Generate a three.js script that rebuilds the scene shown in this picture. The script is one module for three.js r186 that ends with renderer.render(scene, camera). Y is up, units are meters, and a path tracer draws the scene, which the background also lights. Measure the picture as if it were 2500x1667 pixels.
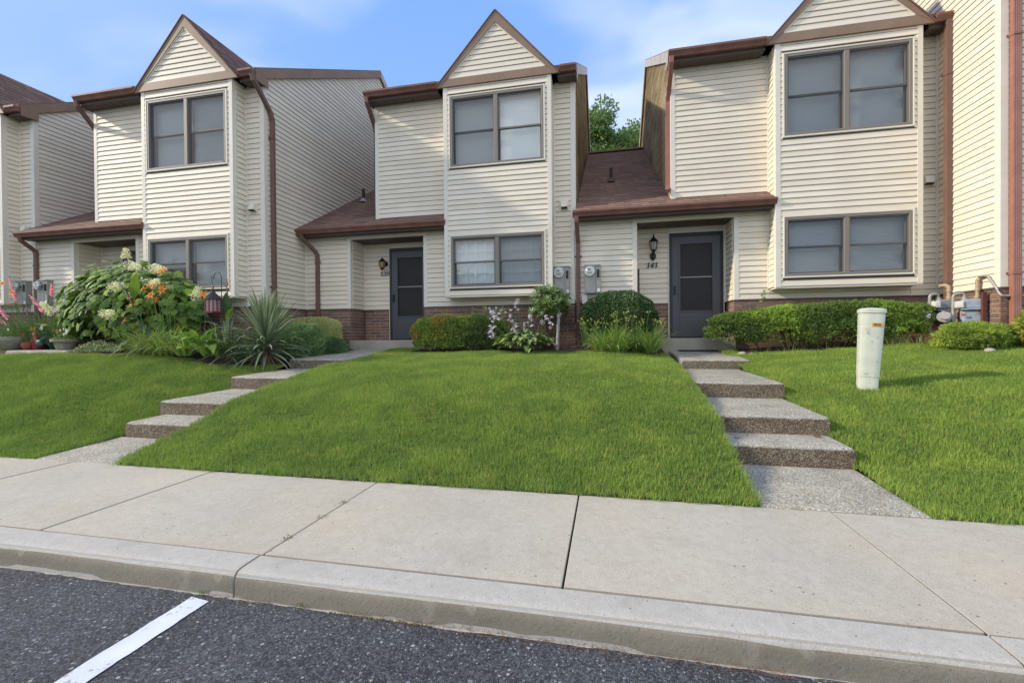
import * as THREE from 'three';
import { RoundedBoxGeometry } from 'three/addons/geometries/RoundedBoxGeometry.js';
import { mergeGeometries, mergeVertices, toCreasedNormals } from 'three/addons/utils/BufferGeometryUtils.js';
import { FontLoader } from 'three/addons/loaders/FontLoader.js';
import { TextGeometry } from 'three/addons/geometries/TextGeometry.js';

// ---------------------------------------------------------------- camera, sky, sun, exposure
const E = 1.13;                       // eye height above the sidewalk (sidewalk top is y = 0)
const scene = new THREE.Scene();
const camera = new THREE.PerspectiveCamera(75.07, 1024 / 682, 0.05, 400);
camera.position.set(0, E, 0);
camera.rotation.order = 'YXZ';
camera.rotation.set(-0.00808, 0.21074, -0.0076);
const renderer = new THREE.WebGLRenderer({ antialias: true });
renderer.toneMapping = THREE.LinearToneMapping;
renderer.toneMappingExposure = 1.54;
renderer.shadowMap.enabled = true;
renderer.shadowMap.type = THREE.PCFSoftShadowMap;

let seed = 7;
const rnd = () => { seed = (seed * 1664525 + 1013904223) >>> 0; return seed / 4294967296; };
const rr = (a, b) => a + (b - a) * rnd();
const clamp = (x, a = 0, b = 1) => Math.min(b, Math.max(a, x));
const lerp = (a, b, t) => a + (b - a) * t;
const smooth = (a, b, x) => { const t = clamp((x - a) / (b - a)); return t * t * (3 - 2 * t); };
const hash = (x, y, s = 0) => { let h = (x * 374761393 + y * 668265263 + s * 982451653) | 0; h = Math.imul(h ^ (h >>> 13), 1274126177); h ^= h >>> 16; return (h >>> 0) / 4294967296; };
// value noise, tiling every n cells
function vn(x, y, n = 0, s = 0) {
  const i = Math.floor(x), j = Math.floor(y), u = x - i, v = y - j, a = u * u * (3 - 2 * u), b = v * v * (3 - 2 * v);
  const w = (p) => (n ? ((p % n) + n) % n : p);
  return lerp(lerp(hash(w(i), w(j), s), hash(w(i + 1), w(j), s), a), lerp(hash(w(i), w(j + 1), s), hash(w(i + 1), w(j + 1), s), a), b);
}
function fbm(x, y, oct = 4, n = 0, s = 0) { let v = 0, a = 0.5, t = 0; for (let k = 0; k < oct; k++) { v += a * vn(x, y, n, s + k); t += a; a *= 0.5; x *= 2; y *= 2; n *= 2; } return v / t; }

const SUN_EL = 30 * Math.PI / 180, SUN_AZ = 3.5 * Math.PI / 180;
const sunDir = new THREE.Vector3(-Math.cos(SUN_EL) * Math.cos(SUN_AZ), Math.sin(SUN_EL), Math.cos(SUN_EL) * Math.sin(SUN_AZ));
{
  const W = 1024, H = 512, d = new Float32Array(W * H * 4);
  const stops = [[0, .40, .52, .69], [.12, .33, .465, .68], [.3, .225, .375, .67], [.6, .165, .315, .66], [1, .15, .29, .62]];
  for (let j = 0; j < H; j++) {
    const el = ((j + .5) / H - .5) * Math.PI, sy = Math.sin(el);
    for (let i = 0; i < W; i++) {
      const az = ((i + .5) / W - .5) * 2 * Math.PI, x = Math.cos(el) * Math.cos(az), z = Math.cos(el) * Math.sin(az);
      const t = Math.max(sy, 0);
      let k = 0; while (k < 3 && t > stops[k + 1][0]) k++;
      const f = clamp((t - stops[k][0]) / (stops[k + 1][0] - stops[k][0]));
      let c = [1, 2, 3].map((q) => lerp(stops[k][q], stops[k + 1][q], f));
      // high thin cloud, drawn out along one direction, on a plane far overhead
      const q = 1 / (t + .16), px = x * q, pz = z * q;
      const wx = fbm(px * .9 + 3, pz * .9, 3, 0, 5) * 1.6, wz = fbm(px * .9, pz * .9 + 9, 3, 0, 8) * 1.6;
      const wis = fbm(px * 1.1 + wx * 1.5 + pz * .8, pz * 2.6 + wz * 1.3 - px * .5, 5, 0, 21);
      const cover = smooth(.36, .74, fbm(px * .55 + 7, pz * .55 + 2, 3, 0, 40));
      const cl = clamp(smooth(.42, .8, wis) * (.25 + .85 * cover) + smooth(.45, .8, fbm(px * .7 + 31, pz * .7, 4, 0, 60)) * .3) * .7;
      // a bank of brighter broken cloud on the side away from the houses, the one the windows mirror, widened rightward as added fill light
      const bank = smooth(-.1, .7, z * .8 + x * .6) * smooth(.34, .62, fbm(px * .8 + 13, pz * .8 + 4, 5, 0, 90) * .8 + .2 * wis) * .9;
      c = [lerp(c[0], 1.22, bank), lerp(c[1], 1.23, bank), lerp(c[2], 1.25, bank)];
      c = [lerp(c[0], .84, cl), lerp(c[1], .86, cl), lerp(c[2], .91, cl)];
      const dot = clamp(x * sunDir.x + sy * sunDir.y + z * sunDir.z, -1, 1), ang = Math.acos(dot);
      const glow = 1.6 * Math.exp(-ang * ang / .05) + .12 * Math.exp(-ang * ang / .22);
      c = [c[0] + glow, c[1] + glow * .82, c[2] + glow * .55];
      if (sy < 0) c = [.42, .45, .46];
      d.set([c[0], c[1], c[2], 1], (j * W + i) * 4);
    }
  }
  const sky = new THREE.DataTexture(d, W, H, THREE.RGBAFormat, THREE.FloatType);
  sky.mapping = THREE.EquirectangularReflectionMapping; sky.magFilter = THREE.LinearFilter; sky.minFilter = THREE.LinearFilter; sky.needsUpdate = true;
  scene.background = sky; scene.environment = sky;
}
const sun = new THREE.DirectionalLight(new THREE.Color().setRGB(1, .89, .72), 2.75);
sun.position.copy(sunDir).multiplyScalar(40); sun.target.position.set(0, 1, -6);
sun.castShadow = true; sun.shadow.radius = 4; sun.shadow.mapSize.set(4096, 4096);
Object.assign(sun.shadow.camera, { left: -26, right: 26, top: 22, bottom: -14, near: 1, far: 110 });
scene.add(sun, sun.target);

// ---------------------------------------------------------------- helpers
const V3 = (x, y, z) => new THREE.Vector3(x, y, z);
const counts = {};
const named = (n) => { const k = counts[n] = (counts[n] ?? -1) + 1; return k ? `${n}_${String(k).padStart(3, '0')}` : n; };
function mesh(name, geo, mat, parent) {
  const m = new THREE.Mesh(geo, mat); m.name = parent === scene ? named(name) : name; m.castShadow = m.receiveShadow = true; (parent || scene).add(m); return m;
}
function thing(name, label, category, pos = [0, 0, 0], turn = 0, group) {
  const g = new THREE.Group(); g.name = named(name); g.position.set(...pos); g.rotation.y = turn; g.userData = { label, category }; if (group) g.userData.group = group; scene.add(g); return g;
}
function tag(o, label, category, group) { Object.assign(o.userData, { label, category }); if (group) o.userData.group = group; return o; }
const structure = (o) => { o.userData.kind = 'structure'; return o; };
const stuff = (o) => { o.userData.kind = 'stuff'; return o; };

// flat-faced triangle collector; uv in metres by dominant normal
class MB {
  constructor() { this.p = []; this.c = null; }
  tri(a, b, c) { this.p.push(...a, ...b, ...c); return this; }
  quad(a, b, c, d) { return this.tri(a, b, c).tri(a, c, d); }
  box(x0, x1, y0, y1, z0, z1) {
    const A = [x0, y0, z0], B = [x1, y0, z0], C = [x1, y1, z0], D = [x0, y1, z0], F = [x0, y0, z1], G = [x1, y0, z1], I = [x1, y1, z1], J = [x0, y1, z1];
    return this.quad(B, A, D, C).quad(F, G, I, J).quad(A, F, J, D).quad(G, B, C, I).quad(J, I, C, D).quad(A, B, G, F);
  }
  // polygon (x,y) ccw, extruded z0..z1
  poly(pts, z0, z1) {
    const tris = THREE.ShapeUtils.triangulateShape(pts.map((p) => new THREE.Vector2(...p)), []);
    for (const [a, b, c] of tris) {
      let [i, j, k] = [a, b, c]; const s = (pts[j][0] - pts[i][0]) * (pts[k][1] - pts[i][1]) - (pts[j][1] - pts[i][1]) * (pts[k][0] - pts[i][0]); if (s < 0) [j, k] = [k, j];
      this.tri([...pts[i], z1], [...pts[j], z1], [...pts[k], z1]).tri([...pts[i], z0], [...pts[k], z0], [...pts[j], z0]);
    }
    for (let i = 0; i < pts.length; i++) { const a = pts[i], b = pts[(i + 1) % pts.length]; this.quad([...a, z0], [...b, z0], [...b, z1], [...a, z1]); }
    return this;
  }
  geo(uo = 0, vo = 0) {
    const g = new THREE.BufferGeometry(); g.setAttribute('position', new THREE.Float32BufferAttribute(this.p, 3)); g.computeVertexNormals(); return uvm(g, uo, vo);
  }
}
function uvm(g, uo = 0, vo = 0) {   // uv in metres from position and dominant normal
  if (g.index) g = g.toNonIndexed();
  const p = g.attributes.position, n = g.attributes.normal, uv = new Float32Array(p.count * 2);
  for (let i = 0; i < p.count; i++) {
    const ax = Math.abs(n.getX(i)), ay = Math.abs(n.getY(i)), az = Math.abs(n.getZ(i));
    let u, v; if (ay >= ax && ay >= az) { u = p.getX(i); v = p.getZ(i); } else if (ax >= az) { u = p.getZ(i); v = p.getY(i); } else { u = p.getX(i); v = p.getY(i); }
    uv[2 * i] = u + uo; uv[2 * i + 1] = v + vo;
  }
  g.setAttribute('uv', new THREE.BufferAttribute(uv, 2)); return g;
}
// profile points (z, y) ccw seen from +x, drawn out along x
function prismX(pts, x0, x1) {
  const m = new MB().poly(pts, x0, x1), p = m.p, o = [];
  for (let i = 0; i < p.length; i += 9) for (const k of [0, 6, 3]) o.push(p[i + k + 2], p[i + k + 1], p[i + k]);
  m.p = o; return m.geo();
}
const boxG = (x0, x1, y0, y1, z0, z1) => new MB().box(x0, x1, y0, y1, z0, z1).geo(x0 * .37, y0 * .21);
const rboxG = (x0, x1, y0, y1, z0, z1, r = .01, s = 2) => { const g = new RoundedBoxGeometry(x1 - x0, y1 - y0, z1 - z0, s, r); g.translate((x0 + x1) / 2, (y0 + y1) / 2, (z0 + z1) / 2); return uvm(g, x0 * .37, z0 * .21); };
const strip = (g) => { g = g.index ? g.toNonIndexed() : g; for (const k of Object.keys(g.attributes)) if (!['position', 'normal', 'uv'].includes(k)) g.deleteAttribute(k); return g; };
const merge = (a) => mergeGeometries(a.map(strip));
const cylG = (r0, r1, a, b, seg = 12) => { // cylinder from point a to b
  const A = V3(...a), B = V3(...b), L = A.distanceTo(B), g = new THREE.CylinderGeometry(r1, r0, L, seg); g.translate(0, L / 2, 0);
  g.applyQuaternion(new THREE.Quaternion().setFromUnitVectors(V3(0, 1, 0), B.clone().sub(A).normalize())); g.translate(...a); return g;
};
const tubeG = (pts, r, seg = 8, n = 24) => new THREE.TubeGeometry(new THREE.CatmullRomCurve3(pts.map((p) => V3(...p)), false, 'catmullrom', .3), n, r, seg);
const latheG = (pts, seg = 24) => new THREE.LatheGeometry(pts.map((p) => new THREE.Vector2(...p)), seg);
// profile (2-D, ccw) swept along a planar path; side = normal of the path's plane
function sweep(profile, path, side) {
  const S = V3(...side), P = path.map((p) => V3(...p)), rings = P.map((p, i) => {
    const t = V3(0, 0, 0); if (i) t.add(p.clone().sub(P[i - 1]).normalize()); if (i < P.length - 1) t.add(P[i + 1].clone().sub(p).normalize()); t.normalize();
    const u = new THREE.Vector3().crossVectors(t, S).normalize(); return profile.map(([a, b]) => p.clone().addScaledVector(S, a).addScaledVector(u, b).toArray());
  });
  const m = new MB(), n = profile.length;
  for (let i = 0; i + 1 < rings.length; i++) for (let k = 0; k < n; k++) m.quad(rings[i][k], rings[i][(k + 1) % n], rings[i + 1][(k + 1) % n], rings[i + 1][k]);
  for (let k = 1; k + 1 < n; k++) { m.tri(rings[0][0], rings[0][k + 1], rings[0][k]); const e = rings[rings.length - 1]; m.tri(e[0], e[k], e[k + 1]); }
  return m.geo();
}

// ---------------------------------------------------------------- textures (what surfaces are made of) and materials
function tex(W, fn, srgb = true) {   // fn(x, y in 0..1) -> [r,g,b] 0..255
  const d = new Uint8Array(W * W * 4);
  for (let j = 0; j < W; j++) for (let i = 0; i < W; i++) { const c = fn(i / W, j / W, i, j); const k = (j * W + i) * 4; d[k] = clamp(c[0], 0, 255); d[k + 1] = clamp(c[1], 0, 255); d[k + 2] = clamp(c[2], 0, 255); d[k + 3] = 255; }
  const t = new THREE.DataTexture(d, W, W); t.wrapS = t.wrapT = THREE.RepeatWrapping; t.magFilter = THREE.LinearFilter; t.minFilter = THREE.LinearMipmapLinearFilter; t.generateMipmaps = true;
  if (srgb) t.colorSpace = THREE.SRGBColorSpace; t.needsUpdate = true; return t;
}
const rep = (t, m) => { t.repeat.set(1 / m, 1 / m); return t; };     // one tile covers m metres
const gray = (v) => [v, v, v];
const std = (o) => new THREE.MeshStandardMaterial(o);
const lin = (r, g, b) => new THREE.Color().setRGB(r, g, b);

// pebbles: cellular noise, returns [edge distance 0..1, id]
function cells(x, y, n, s) {
  const X = x * n, Y = y * n, i = Math.floor(X), j = Math.floor(Y); let d1 = 9, d2 = 9, id = 0;
  for (let a = -1; a <= 1; a++) for (let b = -1; b <= 1; b++) {
    const ii = ((i + a) % n + n) % n, jj = ((j + b) % n + n) % n, cx = i + a + .15 + .7 * hash(ii, jj, s), cy = j + b + .15 + .7 * hash(ii, jj, s + 1), d = Math.hypot(X - cx, Y - cy);
    if (d < d1) { d2 = d1; d1 = d; id = hash(ii, jj, s + 2); } else if (d < d2) d2 = d;
  }
  return [d2 - d1, id, d1];
}
const mats = {};
{
  // poured concrete
  const conc = (base, sd) => tex(1024, (x, y, i, j) => {
    const m = fbm(x * 4, y * 4, 4, 4, sd) - .5, f = hash(i, j, sd) - .5, g = fbm(x * 64, y * 64, 3, 64, sd + 3) - .5, warm = fbm(x * 3, y * 3, 3, 3, sd + 9) - .5;
    const st = smooth(.62, .78, fbm(x * 7, y * 7, 4, 7, sd + 15));
    let v = m * 13 + f * 30 + g * 14 - st * 6; if (hash(i >> 1, j >> 1, sd + 30) > .994) v -= 85 * hash(i >> 1, j >> 1, 4); if (hash(i >> 2, j >> 2, sd + 31) > .9993) v -= 70;
    return [base[0] + v + warm * 10, base[1] + v + warm * 4, base[2] + v - warm * 6];
  });
  const concB = tex(512, (x, y, i, j) => gray(128 + (fbm(x * 60, y * 60, 3, 60, 3) - .5) * 120 + (hash(i, j, 5) - .5) * 50 - (hash(i >> 1, j >> 1, 9) > .992 ? 90 : 0)), false);
  rep(concB, .8);
  mats.walk = [1, 2].map((k) => std({ map: rep(conc([177, 169, 153], 10 * k), 2.3), bumpMap: concB, bumpScale: .0016, roughness: .93 }));
  mats.curb = std({ map: rep(conc([176, 170, 158], 57), 1.7), bumpMap: concB, bumpScale: .0025, roughness: .94 });
  mats.stoop = std({ map: rep(tex(512, (x, y, i, j) => { const m = fbm(x * 5, y * 5, 4, 5, 70) - .5, st = smooth(.55, .72, fbm(x * 3, y * 3, 4, 3, 77)), f = (hash(i, j, 7) - .5) * 14; return [166 + m * 34 + f - st * 8, 160 + m * 34 + f - st * 18, 146 + m * 34 + f - st * 46]; }), 1.4), bumpMap: concB, bumpScale: .0015, roughness: .92 });
  mats.curbDark = std({ map: rep(tex(512, (x, y, i, j) => { const m = fbm(x * 5, y * 5, 4, 5, 171) - .5, f = (hash(i, j, 17) - .5) * 16, p = hash(i >> 1, j >> 1, 18) > .993 ? -26 : 0, w = smooth(.62, .75, fbm(x * 9, y * 9, 4, 9, 173)) * 16; return [130 + m * 24 + f + p + w, 124 + m * 24 + f + p + w, 110 + m * 22 + f + p + w]; }), 1.3), bumpMap: concB, bumpScale: .003, roughness: .95 });   // darker tone for the kerb face
  // washed aggregate
  const N = 105, agg = tex(1024, (x, y, i, j) => {
    const [e, id] = cells(x, y, N, 90), h = hash(Math.floor(id * 9973), 3, 1), t = smooth(.02, .2, e);
    const pal = h < .3 ? [192, 180, 158] : h < .46 ? [164, 144, 114] : h < .68 ? [208, 203, 192] : h < .84 ? [138, 134, 128] : [178, 162, 134];
    const v = (hash(Math.floor(id * 7919), 5, 2) - .5) * 40 + (fbm(x * 5, y * 5, 3, 5, 95) - .5) * 34 + (hash(i, j, 91) - .5) * 14;
    return pal.map((c, k) => lerp([122, 117, 107][k], c, t) + v + [16, 19, 20][k]);
  });
  const aggB = tex(1024, (x, y) => { const [e, , d] = cells(x, y, N, 90); return gray(255 * smooth(0, .35, e) * (.55 + .45 * clamp(1 - d))); }, false);
  const aggD = tex(1024, (x, y, i, j) => {   // riser faces: browner pebbles in a darker matrix
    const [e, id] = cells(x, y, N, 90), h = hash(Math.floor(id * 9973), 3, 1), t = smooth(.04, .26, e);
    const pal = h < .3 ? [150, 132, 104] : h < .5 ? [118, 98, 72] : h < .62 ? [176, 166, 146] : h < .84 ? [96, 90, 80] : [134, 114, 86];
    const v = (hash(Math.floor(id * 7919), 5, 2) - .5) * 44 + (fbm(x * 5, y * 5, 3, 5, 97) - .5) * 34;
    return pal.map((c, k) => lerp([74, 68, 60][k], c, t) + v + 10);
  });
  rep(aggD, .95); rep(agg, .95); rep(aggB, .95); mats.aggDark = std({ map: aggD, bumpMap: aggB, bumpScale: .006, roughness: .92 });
  mats.agg = std({ map: agg, bumpMap: aggB, bumpScale: .006, roughness: .88 });
  // asphalt
  const NA = 300, asp = tex(2048, (x, y, i, j) => {
    const [e, id] = cells(x, y, NA, 120), h = hash(Math.floor(id * 9973), 3, 7), t = smooth(.0, .16, e), [e2, id2, dd2] = cells(x + .006 * fbm(x * 90, y * 90, 2, 90, 1), y, 110, 140);
    let v = 68 + (fbm(x * 5, y * 5, 4, 5, 121) - .5) * 26, c = [v * .97, v, v * 1.05];
    const s = (h - .45) * 62 * t; c = c.map((q) => q + s - (1 - t) * 20 + (hash(i, j, 122) - .5) * 16);
    const h2 = hash(Math.floor(id2 * 9973), 1, 3); if (h2 > .58 && dd2 < .1 + .26 * hash(Math.floor(id2 * 777), 2, 5) * hash(Math.floor(id2 * 555), 2, 6)) { const k = h2 > .95 ? [188, 176, 158] : h2 > .9 ? [172, 174, 174] : [140, 142, 146]; c = c.map((q, a) => lerp(q, k[a], .85)); }
    return c;
  });
  const aspB = tex(1024, (x, y) => { const [e, id] = cells(x, y, 150, 120); return gray(clamp(60 + 190 * smooth(0, .3, e) * (.5 + .5 * id), 0, 255)); }, false);
  rep(asp, 2.4); rep(aspB, 1.2);
  mats.asphalt = std({ map: asp, bumpMap: aspB, bumpScale: .004, roughness: .9 });
  mats.paint = std({ map: rep(tex(512, (x, y, i, j) => { const w = .5 * smooth(.66, .76, fbm(x * 40, y * 40, 3, 40, 7)) * smooth(.45, .6, fbm(x * 4, y * 4, 2, 4, 9)), v = (fbm(x * 8, y * 8, 4, 8, 2) - .5) * 22 + (hash(i, j, 2) - .5) * 8; return [lerp(212, 120, w) + v, lerp(216, 124, w) + v, lerp(222, 130, w) + v]; }), .8), bumpMap: aspB, bumpScale: .002, roughness: .7 });
  // vinyl siding: faint embossed grain, weathering
  const vin = (b, sd) => rep(tex(512, (x, y, i, j) => { const v = (fbm(x * 3, y * 24, 3, 3, sd) - .5) * 9 + (fbm(x * 5, y * 5, 4, 5, sd + 4) - .5) * 12 + (hash(i, j, sd) - .5) * 5; return b.map((c, k) => c + v * (k === 2 ? 1.15 : 1)); }), 1.6);
  const vinB = rep(tex(256, (x, y) => gray(128 + (fbm(x * 3, y * 60, 3, 3, 12) - .5) * 140), false), .5);
  mats.siding = [[225, 215, 195], [222, 212, 192], [228, 218, 199]].map((b, k) => std({ map: vin(b, 200 + 9 * k), bumpMap: vinB, bumpScale: .0006, roughness: .58 }));
  const alg = (b, sd) => rep(tex(512, (x, y, i, j) => { const a = smooth(.36, .7, fbm(x * 4, y * 9, 4, 4, sd)), v = (hash(i, j, sd) - .5) * 12; return b.map((c, k) => lerp(c, [146, 128, 92][k], a * .75) + v); }), 2.1);
  mats.mossy = [[208, 195, 166], [196, 182, 150]].map((b, k) => std({ map: alg(b, 300 + 5 * k), bumpMap: vinB, bumpScale: .0006, roughness: .7 }));   // siding under a film of brown algae
  mats.trim = std({ map: vin([224, 217, 202], 260), roughness: .5 });
  mats.sheath = std({ color: lin(.12, .1, .085), roughness: .9 });
  mats.taupe = std({ map: rep(tex(256, (x, y, i, j) => { const v = (fbm(x * 5, y * 5, 4, 5, 31) - .5) * 20 + (hash(i, j, 3) - .5) * 7; return [138 + v, 113 + v, 92 + v]; }), 1.1), roughness: .55 });
  mats.alu = std({ map: rep(tex(256, (x, y, i, j) => { const v = (fbm(x * 6, y * 6, 4, 6, 33) - .5) * 40 + (hash(i, j, 3) - .5) * 8; return [176 + v, 168 + v, 160 + v]; }), .9), roughness: .5, metalness: .1 });
  mats.gutter = std({ map: rep(tex(256, (x, y, i, j) => { const v = (fbm(x * 7, y * 7, 4, 7, 41) - .5) * 26 + (hash(i, j, 4) - .5) * 8; return [122 + v, 84 + v * .9, 72 + v * .9]; }), 1.3), roughness: .6 });
  mats.spout = std({ map: rep(tex(256, (x, y, i, j) => { const v = (fbm(x * 6, y * 6, 4, 6, 43) - .5) * 24 + (hash(i, j, 6) - .5) * 8; return [113 + v, 85 + v * .9, 75 + v * .9]; }), .9), roughness: .55 });
  mats.spoutRed = std({ map: rep(tex(256, (x, y, i, j) => { const v = (fbm(x * 6, y * 6, 4, 6, 45) - .5) * 22 + (hash(i, j, 6) - .5) * 8; return [152 + v, 104 + v * .9, 89 + v * .9]; }), .9), roughness: .42 });
  mats.soffit = std({ color: lin(.085, .062, .05), roughness: .6 });
  const brk = (b, sd) => rep(tex(256, (x, y, i, j) => { const v = (fbm(x * 6, y * 6, 4, 6, sd) - .5) * 34 + (hash(i, j, sd) - .5) * 26; return b.map((c) => c + v); }), .5);
  const brkB = rep(tex(256, (x, y, i, j) => gray(128 + (fbm(x * 20, y * 20, 3, 20, 6) - .5) * 160 + (hash(i, j, 5) - .5) * 50), false), .35);
  mats.brick = [[130, 100, 86], [121, 92, 80], [138, 104, 88], [113, 88, 78]].map((b, k) => std({ map: brk(b, 400 + 7 * k), bumpMap: brkB, bumpScale: .002, roughness: .85 }));
  mats.mortar = std({ map: brk([172, 163, 150], 450), roughness: .95 });
  const shg = (b, sd) => rep(tex(256, (x, y, i, j) => { const v = (fbm(x * 5, y * 5, 3, 5, sd) - .5) * 24 + (hash(i, j, sd) - .5) * 44 + (hash(i >> 1, j >> 1, sd + 2) - .5) * 26; return [b[0] + v, b[1] + v * .9, b[2] + v * .9]; }), .6);
  mats.shingle = [[125, 97, 83], [116, 90, 77], [133, 105, 90], [109, 85, 74]].map((b, k) => std({ map: shg(b, 500 + 3 * k), bumpMap: brkB, bumpScale: .0015, roughness: .95 }));
  mats.frame = std({ color: lin(.215, .19, .16), roughness: .45 });
  mats.frameDark = std({ color: lin(.075, .07, .066), roughness: .5 });
  mats.glass = new THREE.MeshPhysicalMaterial({ color: lin(.9, .94, .94), transmission: 1, thickness: 0, roughness: .01, ior: 1.9, specularIntensity: 1 });
  mats.doorGlass = new THREE.MeshPhysicalMaterial({ color: lin(.8, .82, .84), transmission: 1, thickness: 0, roughness: .01, ior: 1.5 });
  mats.screen = std({ color: lin(.09, .1, .115), transparent: true, opacity: .34, roughness: .7 });
  mats.doorScreenDim = std({ color: lin(.016, .015, .015), transparent: true, opacity: .72, roughness: .6 });
  mats.joint = std({ color: lin(.035, .032, .027), roughness: 1 });
  mats.shade = std({ color: lin(.74, .75, .74), roughness: .85 });
  mats.muntin = std({ color: lin(.72, .73, .72), roughness: .5 });
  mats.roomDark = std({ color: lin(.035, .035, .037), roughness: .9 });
  mats.door = std({ map: rep(tex(256, (x, y, i, j) => { const v = (fbm(x * 4, y * 4, 4, 4, 61) - .5) * 10 + (hash(i, j, 3) - .5) * 4; return [70 + v, 71 + v, 75 + v]; }), 1.2), roughness: .42 });
  mats.doorDark = std({ color: lin(.022, .018, .017), roughness: .5 });
  mats.black = std({ color: lin(.012, .012, .013), roughness: .4 });
  mats.galv = std({ map: rep(tex(256, (x, y, i, j) => { const v = (fbm(x * 6, y * 6, 4, 6, 81) - .5) * 34 + (hash(i, j, 3) - .5) * 10; return [158 + v, 155 + v, 148 + v]; }), .5), roughness: .5, metalness: .25 });
  mats.meterGray = std({ map: rep(tex(256, (x, y, i, j) => { const v = (fbm(x * 9, y * 9, 4, 9, 83) - .5) * 34, r = smooth(.64, .74, fbm(x * 5, y * 5, 4, 5, 86)); return [lerp(150 + v, 140, r), lerp(155 + v, 110, r), lerp(160 + v, 84, r)]; }), .4), roughness: .5 });
  mats.rust = std({ map: rep(tex(256, (x, y, i, j) => { const r = smooth(.45, .85, fbm(x * 3, y * 3, 4, 3, 87)), v = (hash(i, j, 3) - .5) * 20; return [lerp(176, 140, r) + v, lerp(164, 92, r) + v, lerp(140, 58, r) + v]; }), .2), roughness: .75 });
  mats.chrome = std({ color: lin(.62, .63, .64), metalness: .9, roughness: .25 });
  mats.ivory = std({ color: lin(.66, .63, .52), roughness: .5 });
  mats.pedestal = std({ map: rep(tex(512, (x, y, i, j) => { const v = (fbm(x * 4, y * 9, 4, 4, 88) - .5) * 14 + (hash(i, j, 9) - .5) * 5, s = smooth(.7, .78, fbm(x * 16, y * 16, 4, 16, 89)) * 26; return [194 + v - s, 199 + v - s, 184 + v - s]; }), .7), roughness: .5 });
  mats.soil = std({ map: rep(tex(512, (x, y, i, j) => { const [e, id] = cells(x, y, 40, 15), v = (id - .5) * 40 * smooth(0, .3, e) + (fbm(x * 8, y * 8, 4, 8, 16) - .5) * 30 + (hash(i, j, 6) - .5) * 12; return [70 + v, 54 + v * .9, 42 + v * .8]; }), .9), bumpMap: concB, bumpScale: .01, roughness: 1 });
  mats.turf = std({ map: rep(tex(512, (x, y, i, j) => { const v = (fbm(x * 30, y * 30, 3, 30, 17) - .5) * 50 + (hash(i, j, 6) - .5) * 20; return [58 + v, 74 + v, 30 + v * .6]; }), .8), roughness: 1 });
  mats.bark = std({ map: rep(tex(256, (x, y, i, j) => { const v = (fbm(x * 16, y * 4, 4, 4, 18) - .5) * 60; return [92 + v, 76 + v, 62 + v]; }), .6), roughness: .95 });
  mats.twig = std({ color: lin(.09, .06, .04), roughness: .9 });
  mats.leaf = new THREE.MeshPhysicalMaterial({ vertexColors: true, transmission: .34, thickness: 0, roughness: .9, side: THREE.DoubleSide });
  mats.glossLeaf = new THREE.MeshPhysicalMaterial({ vertexColors: true, roughness: .42, side: THREE.DoubleSide });
  mats.petal = new THREE.MeshPhysicalMaterial({ vertexColors: true, transmission: .25, thickness: 0, roughness: .9, side: THREE.DoubleSide });
}
// ---------------------------------------------------------------- ground. P = metres in front of the camera's foot towards the houses (z = -P)
const PK = [3.2, 4.05, 4.5, 5.6, 6.5, 7.5, 8.5, 9.2];
const ST = [
  [-30, [-1.12, -.80, -.64, -.30, -.19, -.18, -.18, -.18]], [-9, [-1.12, -.80, -.64, -.30, -.19, -.18, -.18, -.18]], [-7, [-1.12, -.85, -.70, -.38, -.22, -.19, -.18, -.18]],
  [-5.4, [-1.135, -1.075, -.9, -.69, -.47, -.36, -.23, -.2]], [-4.4, [-1.12, -.895, -.735, -.53, -.42, -.33, -.24, -.2]], [-2, [-1.12, -.86, -.70, -.48, -.38, -.30, -.21, -.2]],
  [0, [-1.12, -.86, -.70, -.48, -.38, -.30, -.21, -.2]], [1.0, [-1.12, -.89, -.725, -.53, -.43, -.35, -.23, -.2]], [1.97, [-1.135, -1.075, -.9, -.70, -.55, -.42, -.25, -.22]],
  [2.75, [-1.12, -.97, -.83, -.555, -.43, -.32, -.22, -.2]], [5.5, [-1.12, -.88, -.70, -.40, -.25, -.13, -.12, -.12]], [30, [-1.12, -.88, -.70, -.40, -.25, -.13, -.12, -.12]]];
function G(R, P) {                    // height of the soil surface, world y
  const at = (h) => { let k = 0; while (k < PK.length - 2 && P > PK[k + 1]) k++; return lerp(h[k], h[k + 1], clamp((P - PK[k]) / (PK[k + 1] - PK[k]))); };
  let k = 0; while (k < ST.length - 2 && R > ST[k + 1][0]) k++;
  const t = clamp((R - ST[k][0]) / (ST[k + 1][0] - ST[k][0]));
  return E + lerp(at(ST[k][1]), at(ST[k + 1][1]), t) + (vn(R * 1.3, P * 1.3, 0, 77) - .5) * .035 * smooth(3.2, 4, P);
}
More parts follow.
